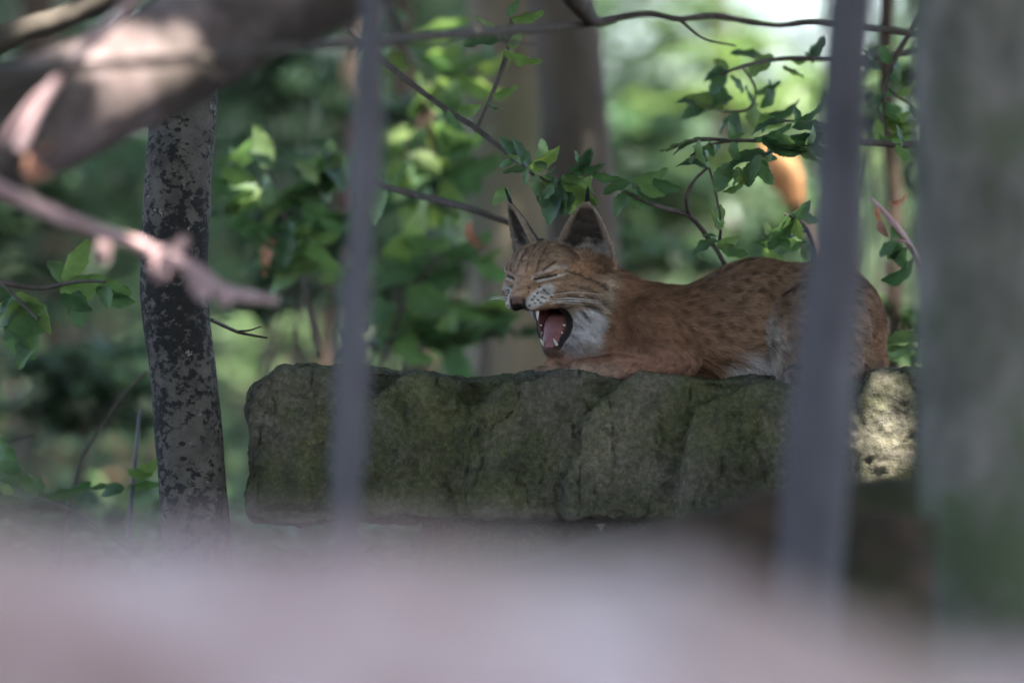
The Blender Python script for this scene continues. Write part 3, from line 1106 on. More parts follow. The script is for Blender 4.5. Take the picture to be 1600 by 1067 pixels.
# scars, ledges and flaked patches on the face
for c, r in (((833, -188, 690), (7, 16, 36)), ((862, -190, 655), (26, 14, 5)), ((905, -192, 745), (6, 16, 42)), ((470, -152, 796), (60, 30, 12)),
             ((690, -172, 720), (34, 14, 44)), ((1010, -196, 730), (60, 15, 36)), ((985, -196, 690), (5, 14, 50)), ((640, -170, 650), (34, 14, 6)),
             ((480, -150, 640), (50, 12, 30)), ((440, -150, 730), (26, 14, 40)), ((790, -186, 760), (40, 14, 20)), ((1150, -204, 700), (44, 16, 26)),
             ((1200, -206, 770), (30, 16, 20)), ((600, -172, 770), (50, 13, 12)), ((1090, -200, 650), (30, 14, 8))):
    hollow(c, r, 4)
rv, rq = RG.surface()
rn = vert_normals(rv, rq)
if np.mean(np.sum(rn * (rv - rv.mean(0)), 1)) < 0: rn = -rn
rp = rv.copy()
disp = 10.0 * fbm(rp, 1 / 70.0, 3, 0.5, 41) + 6.0 * fbm(rp, 1 / 24.0, 3, 0.6, 43)
rid = 1 - np.abs(fbm(rp * np.array([1, 1, 0.55]), 1 / 55.0, 3, 0.5, 47)) * 2
disp -= 7.0 * np.clip(rid - 0.90, 0, 1) / 0.10
disp += 5.0 * np.round(fbm(rp * np.array([1, 1, 0.8]), 1 / 90.0, 2, 0.5, 57) * 4) / 4          # flaked, stepped faces
disp += 2.2 * fbm(rp, 1 / 8.0, 2, 0.6, 49)
rv = rv + rn * disp[:, None]
RW = lynx_world(rv)
if np.mean(np.sum(vert_normals(RW, rq) * (RW - RW.mean(0)), 1)) < 0: rq = rq[:, ::-1].copy()
boulder = link('boulder', mesh_data('boulder', RW, rq, None, M['rock']))
tag(boulder, 'long moss-covered boulder slab with notched top that the lynx lies on', 'boulder')


def stone(name, label, c, r, seed, mat, n=48, amp=0.22):
    """Weathered stone: a faceted, noise-worn ball."""
    th = np.linspace(0, np.pi, n // 2)[:, None]
    ph = np.linspace(0, 2 * np.pi, n, endpoint=False)[None, :]
    u = np.stack([np.sin(th) * np.cos(ph), np.sin(th) * np.sin(ph), np.cos(th) + 0 * ph], -1).reshape(-1, 3)
    u = np.sign(u) * np.abs(u) ** 0.7
    k = 1 + amp * fbm(u + seed * 3.1, 1.3, 4, 0.55, seed)
    v = np.array(c) + u * np.array(r) * k[:, None]
    m_ = n // 2
    i_ = np.arange(m_ - 1)[:, None] * n
    j_ = np.arange(n)[None, :]
    q = np.stack([i_ + j_, i_ + n + j_, i_ + n + (j_ + 1) % n, i_ + (j_ + 1) % n], -1).reshape(-1, 4)
    o = link(name, mesh_data(name, v, q, None, mat))
    return tag(o, label, 'stone', 'stones under the boulder')


stone('stone', 'dark stone propping the boulder below the lynx paws', at(800, 900, 12.08) , (0.14, 0.10, 0.125), 3, M['rock_dark'])
stone('stone', 'dark stone propping the right half of the boulder', at(1180, 905, 12.02), (0.24, 0.14, 0.125), 5, M['rock_dark'])
stone('stone', 'dark stone below the sunlit end of the boulder', at(1420, 880, 11.95), (0.13, 0.12, 0.15), 8, M['rock_dark'])


# ------------------------------------------------------------------ trees in the foreground and beside the rock
TREES = []          # (thing, foot xy) -- crowns are dealt out later


def tree(name, label, pts, radii, mat, group=None, amp=0.06, nscale=6, nseg=28, nring=90, seed=0, limbs=()):
    foot = pts[0]
    t = thing(name, label, 'tree', group, loc=foot)
    parts = [tube(pts, radii, nseg, nring, amp, nscale, seed)]
    for lp, lr in limbs: parts.append(tube(lp, lr, 12, 30, amp, nscale, seed + 1))
    v, q, tt = join(parts)
    child('trunk', mesh_data('trunk', v, q, tt, mat), t)
    TREES.append((t, pts))
    return t


def gz(x, y): return float(ground_h(np.array([x]), np.array([y]))[0])


def rooted(path, top=None):
    """World path for a stem seen along (px, py, Y), carried down to the soil."""
    p = [at(*a) for a in path]
    e = p[0]
    g = Vector((e.x + (e.x - p[1].x) * 0.5, e.y, gz(e.x, e.y) - 0.06))
    return [g] + p + ([Vector(top)] if top else [])


# spotted tree beside the boulder
a = rooted([(308, 860, 11.9), (292, 640, 11.9), (272, 440, 11.9), (280, 260, 11.92), (290, 120, 11.95)])
a += [Vector((-0.48, 12.0, 1.6)), Vector((-0.3, 12.2, 2.8)), Vector((-0.35, 12.3, 4.6))]
tree('spotted_tree', 'slim grey tree with black blotched bark left of the boulder', a,
     [0.064, 0.054, 0.0525, 0.0535, 0.052, 0.052, 0.048, 0.043, 0.03], M['bark_spotted'], amp=0.07, nscale=9, nseg=48, nring=240)

# big leaning trunk, sunlit above
LEAN = [(-620, 480, 9.0), (-300, 350, 9.2), (0, 198, 9.4), (180, 132, 9.5), (380, 28, 9.6), (560, -60, 9.7), (900, -220, 9.9)]
a = [at(*p) for p in LEAN]
a = [Vector((a[0].x - 0.25, 8.95, gz(a[0].x - 0.25, 8.95) - 0.1))] + a + [Vector((0.6, 10.1, 1.6)), Vector((1.3, 10.4, 3.6))]
tree('leaning_tree', 'thick leaning brown tree trunk with a bright sunlit patch', a,
     [0.13, 0.092, 0.078, 0.073, 0.073, 0.070, 0.066, 0.06, 0.05, 0.03], M['bark_lean'], amp=0.16, nscale=7, nring=140)

# three out-of-focus stems before the lynx
a = rooted([(540, 860, 8.8), (545, 700, 8.8), (556, 480, 8.8), (566, 330, 8.8), (574, 200, 8.8), (583, 0, 8.8)])
a += [Vector((-0.13, 8.9, 1.5)), Vector((-0.05, 9.0, 2.6)), Vector((-0.1, 9.1, 4.4))]
tree('sapling', 'thin grey sapling stem crossing in front of the left half of the boulder', a,
     [0.020, 0.0175, 0.018, 0.0172, 0.0155, 0.017, 0.015, 0.014, 0.013, 0.008], M['bark_blue'], 'slim saplings before the lynx', amp=0.30, nscale=16, seed=3)
a = rooted([(1262, 1010, 8.3), (1272, 800, 8.3), (1290, 560, 8.3), (1312, 300, 8.3), (1328, 0, 8.3)])
a += [Vector((0.40, 8.4, 1.6)), Vector((0.45, 8.5, 2.8)), Vector((0.42, 8.5, 4.6))]
tree('sapling', 'dark blue-grey sapling stem crossing in front of the lynx hindquarters', a,
     [0.036, 0.034, 0.033, 0.0315, 0.0295, 0.028, 0.025, 0.022, 0.012], M['bark_blue'], 'slim saplings before the lynx', amp=0.2, nscale=10, seed=5)
a = rooted([(1545, 1000, 9.2), (1540, 700, 9.2), (1532, 400, 9.2), (1528, 0, 9.2)])
a += [Vector((0.56, 9.2, 1.8)), Vector((0.53, 9.2, 3.2)), Vector((0.58, 9.3, 5.5))]
tree('mossy_tree', 'broad greenish grey trunk at the end of the boulder', a,
     [0.115, 0.084, 0.081, 0.079, 0.078, 0.07, 0.062, 0.035], M['bark_right'], amp=0.08, nscale=5, seed=7)

# blurred beech behind the lynx and a darker stem growing against it
a = rooted([(800, 640, 17.0), (805, 400, 17.0), (802, 150, 17.0), (800, -100, 17.0)]) + [Vector((0.0, 17.1, 2.4)), Vector((0.1, 17.2, 5.0))]
tree('beech_tree', 'blurred pale grey-brown beech trunk behind the lynx head', a,
     [0.16, 0.112, 0.106, 0.10, 0.098, 0.09, 0.06], M['bark_beech'], 'forest trees behind the lynx', amp=0.10, nscale=8, seed=9)
a = rooted([(926, 640, 15.6), (916, 430, 15.6), (899, 200, 15.6), (876, 0, 15.6), (850, -160, 15.6)]) + [Vector((-0.05, 15.6, 2.6)), Vector((-0.3, 15.6, 5.0))]
tree('beech_tree', 'blurred dark brown trunk rising behind the near ear of the lynx', a,
     [0.095, 0.078, 0.074, 0.071, 0.069, 0.066, 0.055, 0.035], M['bark_brown'], 'forest trees behind the lynx', amp=0.16, nscale=10, seed=11)
for k, (p0, p1, Y, r, lab) in enumerate((((1395, 640), (1385, 0), 15.0, 0.016, 'thin dark stem between the blue-grey sapling and the mossy trunk'),
                                        ((650, 640), (628, 0), 19.0, 0.03, 'narrow dark trunk in shade between the thin sapling and the beech'),
                                        ((505, 640), (560, -50), 21.0, 0.045, 'dim trunk far behind the thin sapling'),
                                        ((100, 700), (60, 0), 24.0, 0.07, 'dim trunk far behind the blotched tree'),
                                        ((1150, 640), (1120, -50), 27.0, 0.05, 'pale trunk far behind the back of the lynx'))):
    a = rooted([(p0[0], p0[1], Y), ((p0[0] + p1[0]) / 2 + 8, (p0[1] + p1[1]) / 2, Y), (p1[0], p1[1], Y)])
    e = a[-1]
    a += [Vector((e.x + 0.05, Y, 2.8)), Vector((e.x, Y, 5.0))]
    tree('forest_tree', lab, a, [r * 1.3, r, r * 0.95, r * 0.9, r * 0.8, r * 0.5], M['bark_dark'], 'forest trees behind the lynx', seed=20 + k, nseg=14, nring=50)
# trees around, outside the picture, whose crowns close the canopy
for k, (x, y, lab) in enumerate(((-3.0, 5.0, 'grey forest tree standing left of the pale log'), (3.2, 6.0, 'grey forest tree standing right of the mossy trunk'),
                                 (-3.6, 14.5, 'grey forest tree left of the blotched tree'), (3.4, 15.0, 'grey forest tree right of the boulder'),
                                 (2.2, 2.2, 'grey forest tree standing beside the viewer'))):
    a = [Vector((x, y, gz(x, y) - 0.1)), Vector((x, y, 1.2)), Vector((x + 0.1, y, 3.0)), Vector((x, y + 0.1, 6.5))]
    tree('forest_tree', lab, a, [0.19, 0.14, 0.12, 0.05], M['bark_grey'], 'forest trees around the clearing', nseg=16, nring=40, seed=40 + k)

# ------------------------------------------------------------------ canopy, out of view: leaves placed and left out to steer sun and shade
S = np.array(SUN_TRAVEL)


def sun_xy(p):
    """Where the sun ray through p meets the level of the camera."""
    p = np.atleast_2d(np.asarray(p, float))
    return (p - S[None] * ((p[:, 2] - CAM_Z) / S[2])[:, None])[:, :2]


GAPS = []  # chosen sun patches; canopy leaves on their rays are left out


def gap(px, py, Y, r): GAPS.append((sun_xy(np.array(at(px, py, Y)))[0], r))


gap(228, 50, 9.42, 0.052); gap(180, 42, 9.42, 0.03); gap(90, 26, 10.75, 0.025); gap(165, 120, 9.40, -0.035)
gap(1356, 604, 11.83, 0.022); gap(1350, 645, 11.83, 0.0); gap(1344, 680, 11.83, -0.02); gap(1415, 625, 11.83, 0.004)
gap(850, 248, 12.2, 0.026); gap(1238, 345, 12.2, 0.034); gap(1408, 425, 12.3, 0.03); gap(650, 200, 14.5, 0.03); gap(415, 240, 13.7, 0.01)
gap(1160, 772, 9.6, -0.03); gap(60, 320, 9.2, -0.02); gap(90, 125, 9.05, -0.02); gap(285, 412, 9.3, -0.03); gap(430, 545, 24, 0.32); gap(385, 590, 24, 0.2); gap(1205, 140, 23, 0.5); gap(990, 230, 22, 0.3)
canopy = []
n = 91000
q = np.stack([RNG.uniform(-3.0, 3.4, n), RNG.uniform(1.2, 17.8, n)], 1)
q[:14000] = np.stack([RNG.uniform(-0.8, 0.56, 14000), RNG.uniform(11.2, 12.5, 14000)], 1)  # extra unseen leaves keep sun off lynx, boulder and blotched tree
q[24000:33000] = np.stack([RNG.uniform(0.1, 0.9, 9000), RNG.uniform(7.6, 9.7, 9000)], 1)  # extra unseen leaves keep sun off sapling foot and mossy trunk
q[14000:24000] = np.stack([RNG.uniform(-1.2, 1.2, 10000), RNG.uniform(3.6, 5.0, 10000)], 1)      # extra unseen leaves added to keep sun off the pale log

h = RNG.uniform(2.4, 6.4, n)
pA = np.concatenate([q, np.full((n, 1), CAM_Z)], 1) - S[None] * (h / -S[2])[:, None]
n = 26000                                   # looser unseen cover added around to cut the skylight
q = np.stack([RNG.uniform(-9, 10, n), RNG.uniform(-7, 16.0, n)], 1)
q = q[(q[:, 0] < -2.8) | (q[:, 0] > 3.2) | (q[:, 1] < 1.4)]
n = len(q)
h = RNG.uniform(2.6, 7.0, n)
pO = np.concatenate([q, np.full((n, 1), CAM_Z)], 1) - S[None] * (h / -S[2])[:, None]
n = 44000
q = np.stack([RNG.uniform(-9, 9, n), RNG.uniform(17.8, 46, n)], 1)
h = RNG.uniform(3.2, 8.0, n)
pB = np.concatenate([q, np.full((n, 1), CAM_Z)], 1) - S[None] * (h / -S[2])[:, None]
clump = fbm(np.concatenate([q, np.zeros((n, 1))], 1), 1.1, 3, 0.5, 77)
right = 1 / (1 + np.exp(-(q[:, 0] - 0.12) * 7))
keepB = RNG.random(n) < np.clip(1.25 + 1.2 * clump - 1.2 * right, 0.02, 1)
pB = pB[keepB]


def outside_gaps(p):
    xy = sun_xy(p)
    k = np.ones(len(p), bool)
    for c, r in GAPS:
        k &= np.hypot(xy[:, 0] - c[0], xy[:, 1] - c[1]) > r + 0.055
    return k


# leaves dropped to let sun in behind on the right, few over the log
xy = sun_xy(pA)
loose = fbm(np.concatenate([xy, np.zeros((len(xy), 1))], 1), 2.6, 3, 0.5, 78)
kA = outside_gaps(pA) & ~((xy[:, 1] > 14.2) & (xy[:, 0] > 0.32) & (RNG.random(len(pA)) < 0.75)) & ~((xy[:, 1] < 5.5) & (RNG.random(len(pA)) < 0.08))
pA = pA[kA]
pB = pB[outside_gaps(pB)]
feet = np.array([[t.location.x, t.location.y] for t, _ in TREES])
tops = np.array([list(p[-1])[:2] for _, p in TREES])
for pp, L, W in ((pA, 0.17, 0.12), (pO, 0.34, 0.24), (pB, 0.30, 0.22)):
    owner = np.argmin(np.hypot(pp[:, None, 0] - tops[None, :, 0], pp[:, None, 1] - tops[None, :, 1]), axis=1)
    for k, (t, _) in enumerate(TREES):
        s_ = pp[owner == k]
        if not len(s_): continue
        me = leaf_cloud(s_, L * RNG.uniform(0.8, 1.2, len(s_)), W, tints(len(s_)), M['leaf_far'], 'shade_crown', 0.7)
        child('shade_crown', me, t)

# ------------------------------------------------------------------ logs
a = [at(-1500, 760, 4.1), at(-200, 806, 4.2), at(400, 850, 4.22), at(900, 872, 4.25), at(1150, 915, 4.25), at(1350, 990, 4.28), at(1600, 1030, 4.3), at(2600, 1100, 4.4)]
LR = 0.075
v, q, t = tube([p - Vector((0, 0, LR)) for p in a], [LR * 1.05, LR, LR, LR, LR * 0.97, LR * 0.95, LR * 0.94, LR * 0.9], 40, 240, 0.34, 14, 51)
log = thing('fallen_log', 'pale fallen log lying blurred across the foreground', 'log', loc=(0, 4.25, gz(0, 4.25)))
child('log_bark', mesh_data('log_bark', v, q, t, M['bark_pale']), log)
a = [at(700, 905, 9.4), at(900, 868, 9.5), at(1080, 815, 9.6), at(1240, 795, 9.65), at(1420, 770, 9.7), at(1600, 765, 9.8)]
v, q, t = tube([p - Vector((0, 0, 0.045)) for p in a], [0.04, 0.055, 0.06, 0.062, 0.062, 0.06], 30, 120, 0.28, 9, 53)
ml = thing('mossy_log', 'dark rotting log lying in front of the right half of the boulder', 'log', loc=at(1200, 900, 9.7))
child('log_bark', mesh_data('log_bark', v, q, t, M['bark_dark']), ml)
st_ = [at(1370, 1250, 8.9), at(1375, 1000, 8.9), at(1385, 860, 8.9), at(1392, 800, 8.9)]
v, q, t = tube(st_, [0.10, 0.075, 0.062, 0.05], 36, 60, 0.30, 10, 55)
tag(link('stump', mesh_data('stump', v, q, t, M['bark_dark'])), 'dark rotten stump between the blue-grey sapling and the mossy trunk', 'stump')


# ------------------------------------------------------------------ leaves and branches in focus
def leaf_mesh(name, aspect, curl, mat, teeth=0.03, seed=0):
    """Blade with toothed, wavy margin, raised halves and a bent tip."""
    n = 13
    rr = random.Random(seed)
    ph, wv, bend = rr.uniform(0, 6), rr.uniform(0.015, 0.04), rr.uniform(-0.10, 0.10)
    V = []
    for k in range(n):
        t = k / (n - 1)
        w = aspect * 0.5 * math.sin(math.pi * min(1, t * 0.93 + 0.035) ** 0.85) ** 0.8
        tl, tr = ((rr.uniform(0.2, 1) * teeth * (1 if k % 2 else -1) * aspect) if 0 < k < n - 1 else 0 for _ in (0, 1))
        wl, wr = max(w * rr.uniform(0.93, 1.05), 0.004) + tl, max(w * rr.uniform(0.9, 1.04), 0.004) + tr
        z = -curl * (t - 0.3) ** 2
        y = bend * t * t
        V += [(t, y + wl, z + wl * 0.3 + wv * math.sin(t * 14 + ph)), (t, y + wl * 0.5, z + wl * 0.1), (t, y, z), (t, y - wr * 0.5, z + wr * 0.1),
              (t, y - wr, z + wr * 0.25 + wv * math.sin(t * 15 + ph + 2))]
    q = []
    for k in range(n - 1):
        b = k * 5
        q += [(b + m, b + m + 1, b + m + 6, b + m + 5) for m in range(4)]
    return mesh_data(name, V, q, None, mat)


LEAF = [leaf_mesh('leaf', a_, c_, M['leaf'], 0.028, k_) for k_, (a_, c_) in enumerate(((0.66, 0.25), (0.58, 0.5), (0.74, 0.1), (0.62, 0.8), (0.7, 0.35), (0.54, -0.2), (0.68, 0.15)))]
DEAD = [leaf_mesh('dry_leaf', 0.5, 1.1, M['leaf_dead'], 0.06, 14), leaf_mesh('dry_leaf', 0.4, 1.6, M['leaf_dead'], 0.06, 15)]


def put_leaf(parent, px, py, Y, length, ang, roll, pitch=0, dead=False, k=None):
    """Leaf whose base stands at (px, py, Y): ang in the upright plane, roll about its midrib, pitch towards the viewer."""
    o = link('dry_leaf' if dead else 'leaf', (DEAD if dead else LEAF)[k if k is not None else random.randrange(len(DEAD) if dead else len(LEAF))], parent)
    A, Rl, Pt = math.radians(ang), math.radians(roll), math.radians(pitch)
    x = Vector((math.cos(A) * math.cos(Pt), -math.sin(Pt), math.sin(A) * math.cos(Pt)))
    y0 = Vector((-math.sin(A), 0, math.cos(A)))
    z0 = x.cross(y0).normalized(); y0 = z0.cross(x)
    y = y0 * math.cos(Rl) + z0 * math.sin(Rl)
    z = x.cross(y)
    s = length / 1000.0 * Y / 12.0
    o.matrix_world = Matrix(((x.x * s, y.x * s, z.x * s, 0), (x.y * s, y.y * s, z.y * s, 0), (x.z * s, y.z * s, z.z * s, 0), (0, 0, 0, 1)))
    o.location = at(px, py, Y) - Vector(parent.location)
    return o


def branch(name, label, stems, leaves, mat='twig', group='leafy branches', cat='branch', Y=12.2):
    """stems: lists of (px, py, Y, radius px); leaves: (px, py, length, ang, roll[, pitch[, dead]])."""
    root = thing(name, label, cat, group, loc=at(*stems[0][0][:3]))
    for j, s in enumerate(stems):
        v, q, t = tube([at(*p[:3]) for p in s], [p[3] * p[2] / 12000.0 for p in s], 10, 14 * len(s), 0.22, 40, j + len(label))
        child('stem' if j == 0 else 'twig', mesh_data('stem', v, q, t, M[mat]), root)
    for lf in leaves:
        px, py, L, an, ro = lf[:5]
        dead = bool(lf[6]) if len(lf) > 6 else False
        Yl = lf[7] if len(lf) > 7 else Y
        put_leaf(root, px, py, Yl, L * random.uniform(0.8, 1.1), an, ro, lf[5] if len(lf) > 5 else 0, dead)
        if not dead:                                # a smaller neighbour on the same shoot
            put_leaf(root, px + random.uniform(-16, 16), py + random.uniform(-9, 9), Yl + random.uniform(-0.08, 0.16), L * random.uniform(0.45, 0.8),
                     an + random.choice((-1, 1)) * random.uniform(30, 75), random.uniform(20, 75), random.uniform(-20, 25))
    return root


branch('beech_branch', 'leafy beech twig hanging down just above the lynx ears',
       [[(470, -60, 12.6, 7), (560, 60, 12.5, 6), (630, 120, 12.4, 5), (690, 166, 12.35, 4.5), (745, 202, 12.3, 4.5), (800, 246, 12.25, 3.5), (832, 272, 12.2, 2.5)],
        [(745, 202, 12.3, 3.5), (768, 150, 12.32, 3.5), (790, 90, 12.34, 4), (800, 30, 12.36, 4)],
        [(832, 272, 12.2, 2.5), (870, 285, 12.2, 2), (905, 262, 12.2, 2)]],
       [(828, 262, 62, 24, 50, 10), (826, 268, 50, 178, 62, 5), (832, 272, 46, -70, 35, 20), (845, 276, 44, -20, 60, 0), (868, 285, 56, -75, 30, 15),
        (884, 276, 60, 35, 55, 10), (905, 262, 40, 60, 40, 10), (905, 265, 46, 5, 60, 0), (860, 282, 40, -130, 30, 10), (803, 248, 40, 120, 50, 0),
        (796, 296, 36, -140, 30, 0), (880, 290, 60, -30, 40, 10), (850, 290, 42, -95, 20, 10),
        (842, 262, 46, 80, 40, 0), (815, 258, 40, 95, 55, 10), (872, 300, 50, -110, 40, 10), (905, 290, 46, -60, 50, 0), (925, 270, 44, -15, 60, 0), (890, 300, 40, -100, 30, 20), (700, 172, 46, -60, 60, 0), (770, 150, 40, 20, 60, 0), (788, 80, 60, -20, 65, 0), (792, 60, 70, 190, 60, 0), (800, 30, 60, 10, 60, 0)])
branch('beech_branch', 'bare thin twig ending left of the lynx far ear',
       [[(560, 270, 12.9, 4), (600, 291, 12.8, 5), (680, 312, 12.7, 6), (740, 328, 12.6, 6), (800, 350, 12.6, 4)]],
       [(735, 345, 40, -100, 40, 20, 1, 13.8), (728, 350, 46, -70, 30, 10, 1, 13.8), (600, 291, 60, -110, 40, 10), (610, 294, 46, 60, 60, 0)], Y=12.8)
branch('beech_branch', 'beech twig with broad leaves rising behind the back of the lynx',
       [[(1140, 430, 12.35, 4), (1128, 404, 12.3, 4), (1108, 374, 12.3, 4), (1078, 338, 12.25, 4), (1040, 326, 12.2, 3.5), (1000, 312, 12.2, 3), (976, 298, 12.2, 2.5)],
        [(1078, 338, 12.25, 3), (1072, 310, 12.2, 3), (1085, 282, 12.2, 2.5), (1106, 262, 12.2, 2)],
        [(1108, 262, 12.2, 2), (1118, 300, 12.2, 2), (1126, 345, 12.2, 2), (1124, 380, 12.3, 3)]],
       [(990, 282, 66, 14, 58, 0), (986, 284, 56, 205, 55, 0), (980, 300, 50, -120, 40, 0), (984, 302, 40, -30, 50, 0), (1020, 282, 42, -20, 50, 0),
        (1106, 262, 52, 160, 62, 0), (1140, 256, 60, -110, 28, 15), (1150, 262, 40, -60, 40, 10), (1124, 320, 48, -85, 40, 10),
        (1120, 375, 50, -150, 60, 0), (1122, 380, 50, -20, 60, 0), (1130, 300, 44, 20, 62, 0)])
branch('hornbeam_branch', 'flat spray of serrated leaves reaching left from the blue-grey sapling',
       [[(1560, 205, 12.5, 7), (1440, 225, 12.45, 6), (1330, 222, 12.4, 5), (1230, 220, 12.3, 4), (1150, 220, 12.25, 3), (1090, 218, 12.2, 2.5), (1040, 236, 12.2, 2)],
        [(1150, 220, 12.25, 2), (1110, 226, 12.22, 2), (1078, 244, 12.2, 1.5)], [(1230, 220, 12.3, 3), (1200, 240, 12.3, 2), (1182, 250, 12.3, 1.5)],
        [(1330, 222, 12.4, 3), (1290, 195, 12.4, 2.5), (1220, 188, 12.35, 2)]],
       [(1112, 219, 62, 188, 78, 0), (1080, 220, 62, 205, 80, 0), (1110, 228, 46, 215, 70, 0), (1145, 222, 38, -80, 30, 0), (1140, 218, 34, 80, 40, 0),
        (1180, 218, 58, 20, 72, 0), (1200, 222, 60, -22, 70, 0), (1222, 215, 62, 10, 75, 0), (1235, 222, 60, -30, 65, 0), (1195, 238, 60, 200, 62, 0),
        (1182, 250, 50, -110, 30, 10), (1260, 218, 60, 12, 70, 0), (1262, 224, 62, -20, 66, 0), (1225, 190, 60, 190, 70, 0), (1245, 188, 56, 25, 70, 0),
        (1300, 205, 70, 175, 66, 0), (1290, 215, 70, -160, 60, 0), (1185, 246, 46, -60, 50, 10), (1410, 225, 30, 110, 60, 0), (1400, 228, 50, -40, 55, 0)])
branch('hornbeam_branch', 'upper spray of dark leaves above the serrated spray',
       [[(1540, 60, 12.9, 6), (1400, 85, 12.8, 5), (1300, 92, 12.7, 4), (1220, 92, 12.7, 3.5), (1160, 104, 12.6, 3), (1125, 118, 12.6, 2)],
        [(1160, 104, 12.6, 2), (1180, 140, 12.7, 2), (1170, 170, 12.7, 2), (1130, 175, 12.7, 2)]],
       [(1135, 112, 40, -120, 40, 0), (1140, 112, 46, 190, 55, 0), (1200, 94, 70, 170, 72, 0), (1230, 94, 60, 10, 72, 0), (1260, 92, 50, 50, 55, 0),
        (1145, 150, 66, 195, 50, 0), (1130, 172, 62, 160, 50, 10), (1170, 170, 60, -40, 50, 10), (1200, 180, 56, 10, 60, 0), (1180, 145, 50, 20, 60, 0),
        (1150, 175, 56, -90, 40, 10), (1190, 170, 56, 60, 50, 0), (1100, 170, 50, 200, 40, 0)], Y=12.8)
branch('beech_branch', 'sunlit bright leaves standing above the rump of the lynx',
       [[(1290, 470, 12.5, 5), (1275, 400, 12.4, 4), (1262, 360, 12.3, 3.5), (1240, 340, 12.2, 3), (1225, 335, 12.2, 2)],
        [(1262, 360, 12.3, 2), (1230, 372, 12.25, 2), (1200, 380, 12.2, 1.5)]],
       [(1205, 362, 74, 38, 66, 0), (1180, 382, 74, 16, 66, 10), (1215, 374, 50, -10, 60, 0), (1200, 368, 24, 100, 40, 0), (1240, 340, 40, -70, 40, 0), (1258, 372, 44, -80, 30, 10)])
branch('beech_branch', 'leaves between the blue-grey sapling and the mossy trunk, above the rump',
       [[(1470, 470, 12.5, 6), (1432, 400, 12.45, 5), (1405, 360, 12.4, 4.5), (1380, 330, 12.4, 4), (1360, 310, 12.4, 3)],
        [(1432, 400, 12.45, 2), (1420, 380, 12.4, 2), (1396, 375, 12.4, 2)]],
       [(1378, 440, 60, 22, 55, 0), (1388, 405, 62, 70, 45, 0), (1400, 380, 56, -70, 40, 10), (1372, 318, 34, -100, 40, 10, 1), (1390, 318, 40, 10, 60, 0, 1), (1372, 345, 30, -70, 20, 10, 1),
        (1440, 530, 66, 185, 60, 0), (1435, 545, 60, 175, 66, 0)], mat='bark_pink', Y=12.4)
branch('hornbeam_branch', 'small leaves between the tops of the blue-grey sapling and the mossy trunk',
       [[(1480, -40, 12.6, 6), (1430, 40, 12.6, 5), (1400, 90, 12.6, 4), (1382, 150, 12.6, 3), (1384, 220, 12.6, 2)],
        [(1382, 130, 12.6, 2), (1400, 150, 12.6, 2), (1425, 165, 12.6, 2)]],
       [(1382, 150, 40, 210, 50, 0), (1384, 160, 46, -60, 50, 0), (1400, 150, 40, 30, 60, 0), (1380, 180, 54, -30, 60, 0), (1384, 195, 60, -10, 50, 0),
        (1390, 130, 40, 60, 50, 0), (1424, 165, 44, -50, 50, 0), (1378, 110, 50, 160, 60, 0), (1384, 215, 56, 10, 62, 0), (1376, 72, 40, -60, 40, 0)], Y=12.6)
branch('beech_branch', 'beech leaves reaching in from the side towards the blotched tree',
       [[(-260, 380, 12.4, 7), (-120, 410, 12.3, 6), (0, 440, 12.2, 5), (60, 450, 12.2, 4), (120, 440, 12.15, 3), (165, 440, 12.1, 2)],
        [(0, 440, 12.2, 3), (40, 480, 12.15, 2.5), (60, 500, 12.1, 2)]],
       [(95, 460, 70, 20, 30, 0), (150, 450, 62, -30, 40, 0), (100, 440, 74, 60, 38, 0), (60, 470, 90, 200, 40, 0), (70, 480, 90, -150, 30, 10), (60, 500, 80, -110, 40, 10),
        (20, 460, 70, 190, 50, 0), (120, 455, 60, -80, 30, 10), (160, 440, 50, -20, 40, 0), (10, 500, 80, -60, 50, 10)], Y=12.2)
branch('beech_branch', 'low leaves beside the foot of the blotched tree',
       [[(196, 1040, 12.5, 4), (200, 860, 12.5, 4), (207, 760, 12.5, 4), (214, 690, 12.5, 3), (218, 640, 12.5, 2)],
        [(200, 860, 12.5, 2), (120, 800, 12.5, 1.5), (50, 775, 12.5, 1.5)]],
       [(205, 742, 60, 30, 60, 0), (200, 760, 60, 10, 60, 0), (190, 770, 60, 160, 66, 0), (60, 770, 70, 150, 40, 0), (60, 775, 80, 12, 70, 0), (30, 780, 60, 190, 60, 0),
        (20, 740, 60, 110, 40, 0)], mat='bark_grey', Y=12.5)
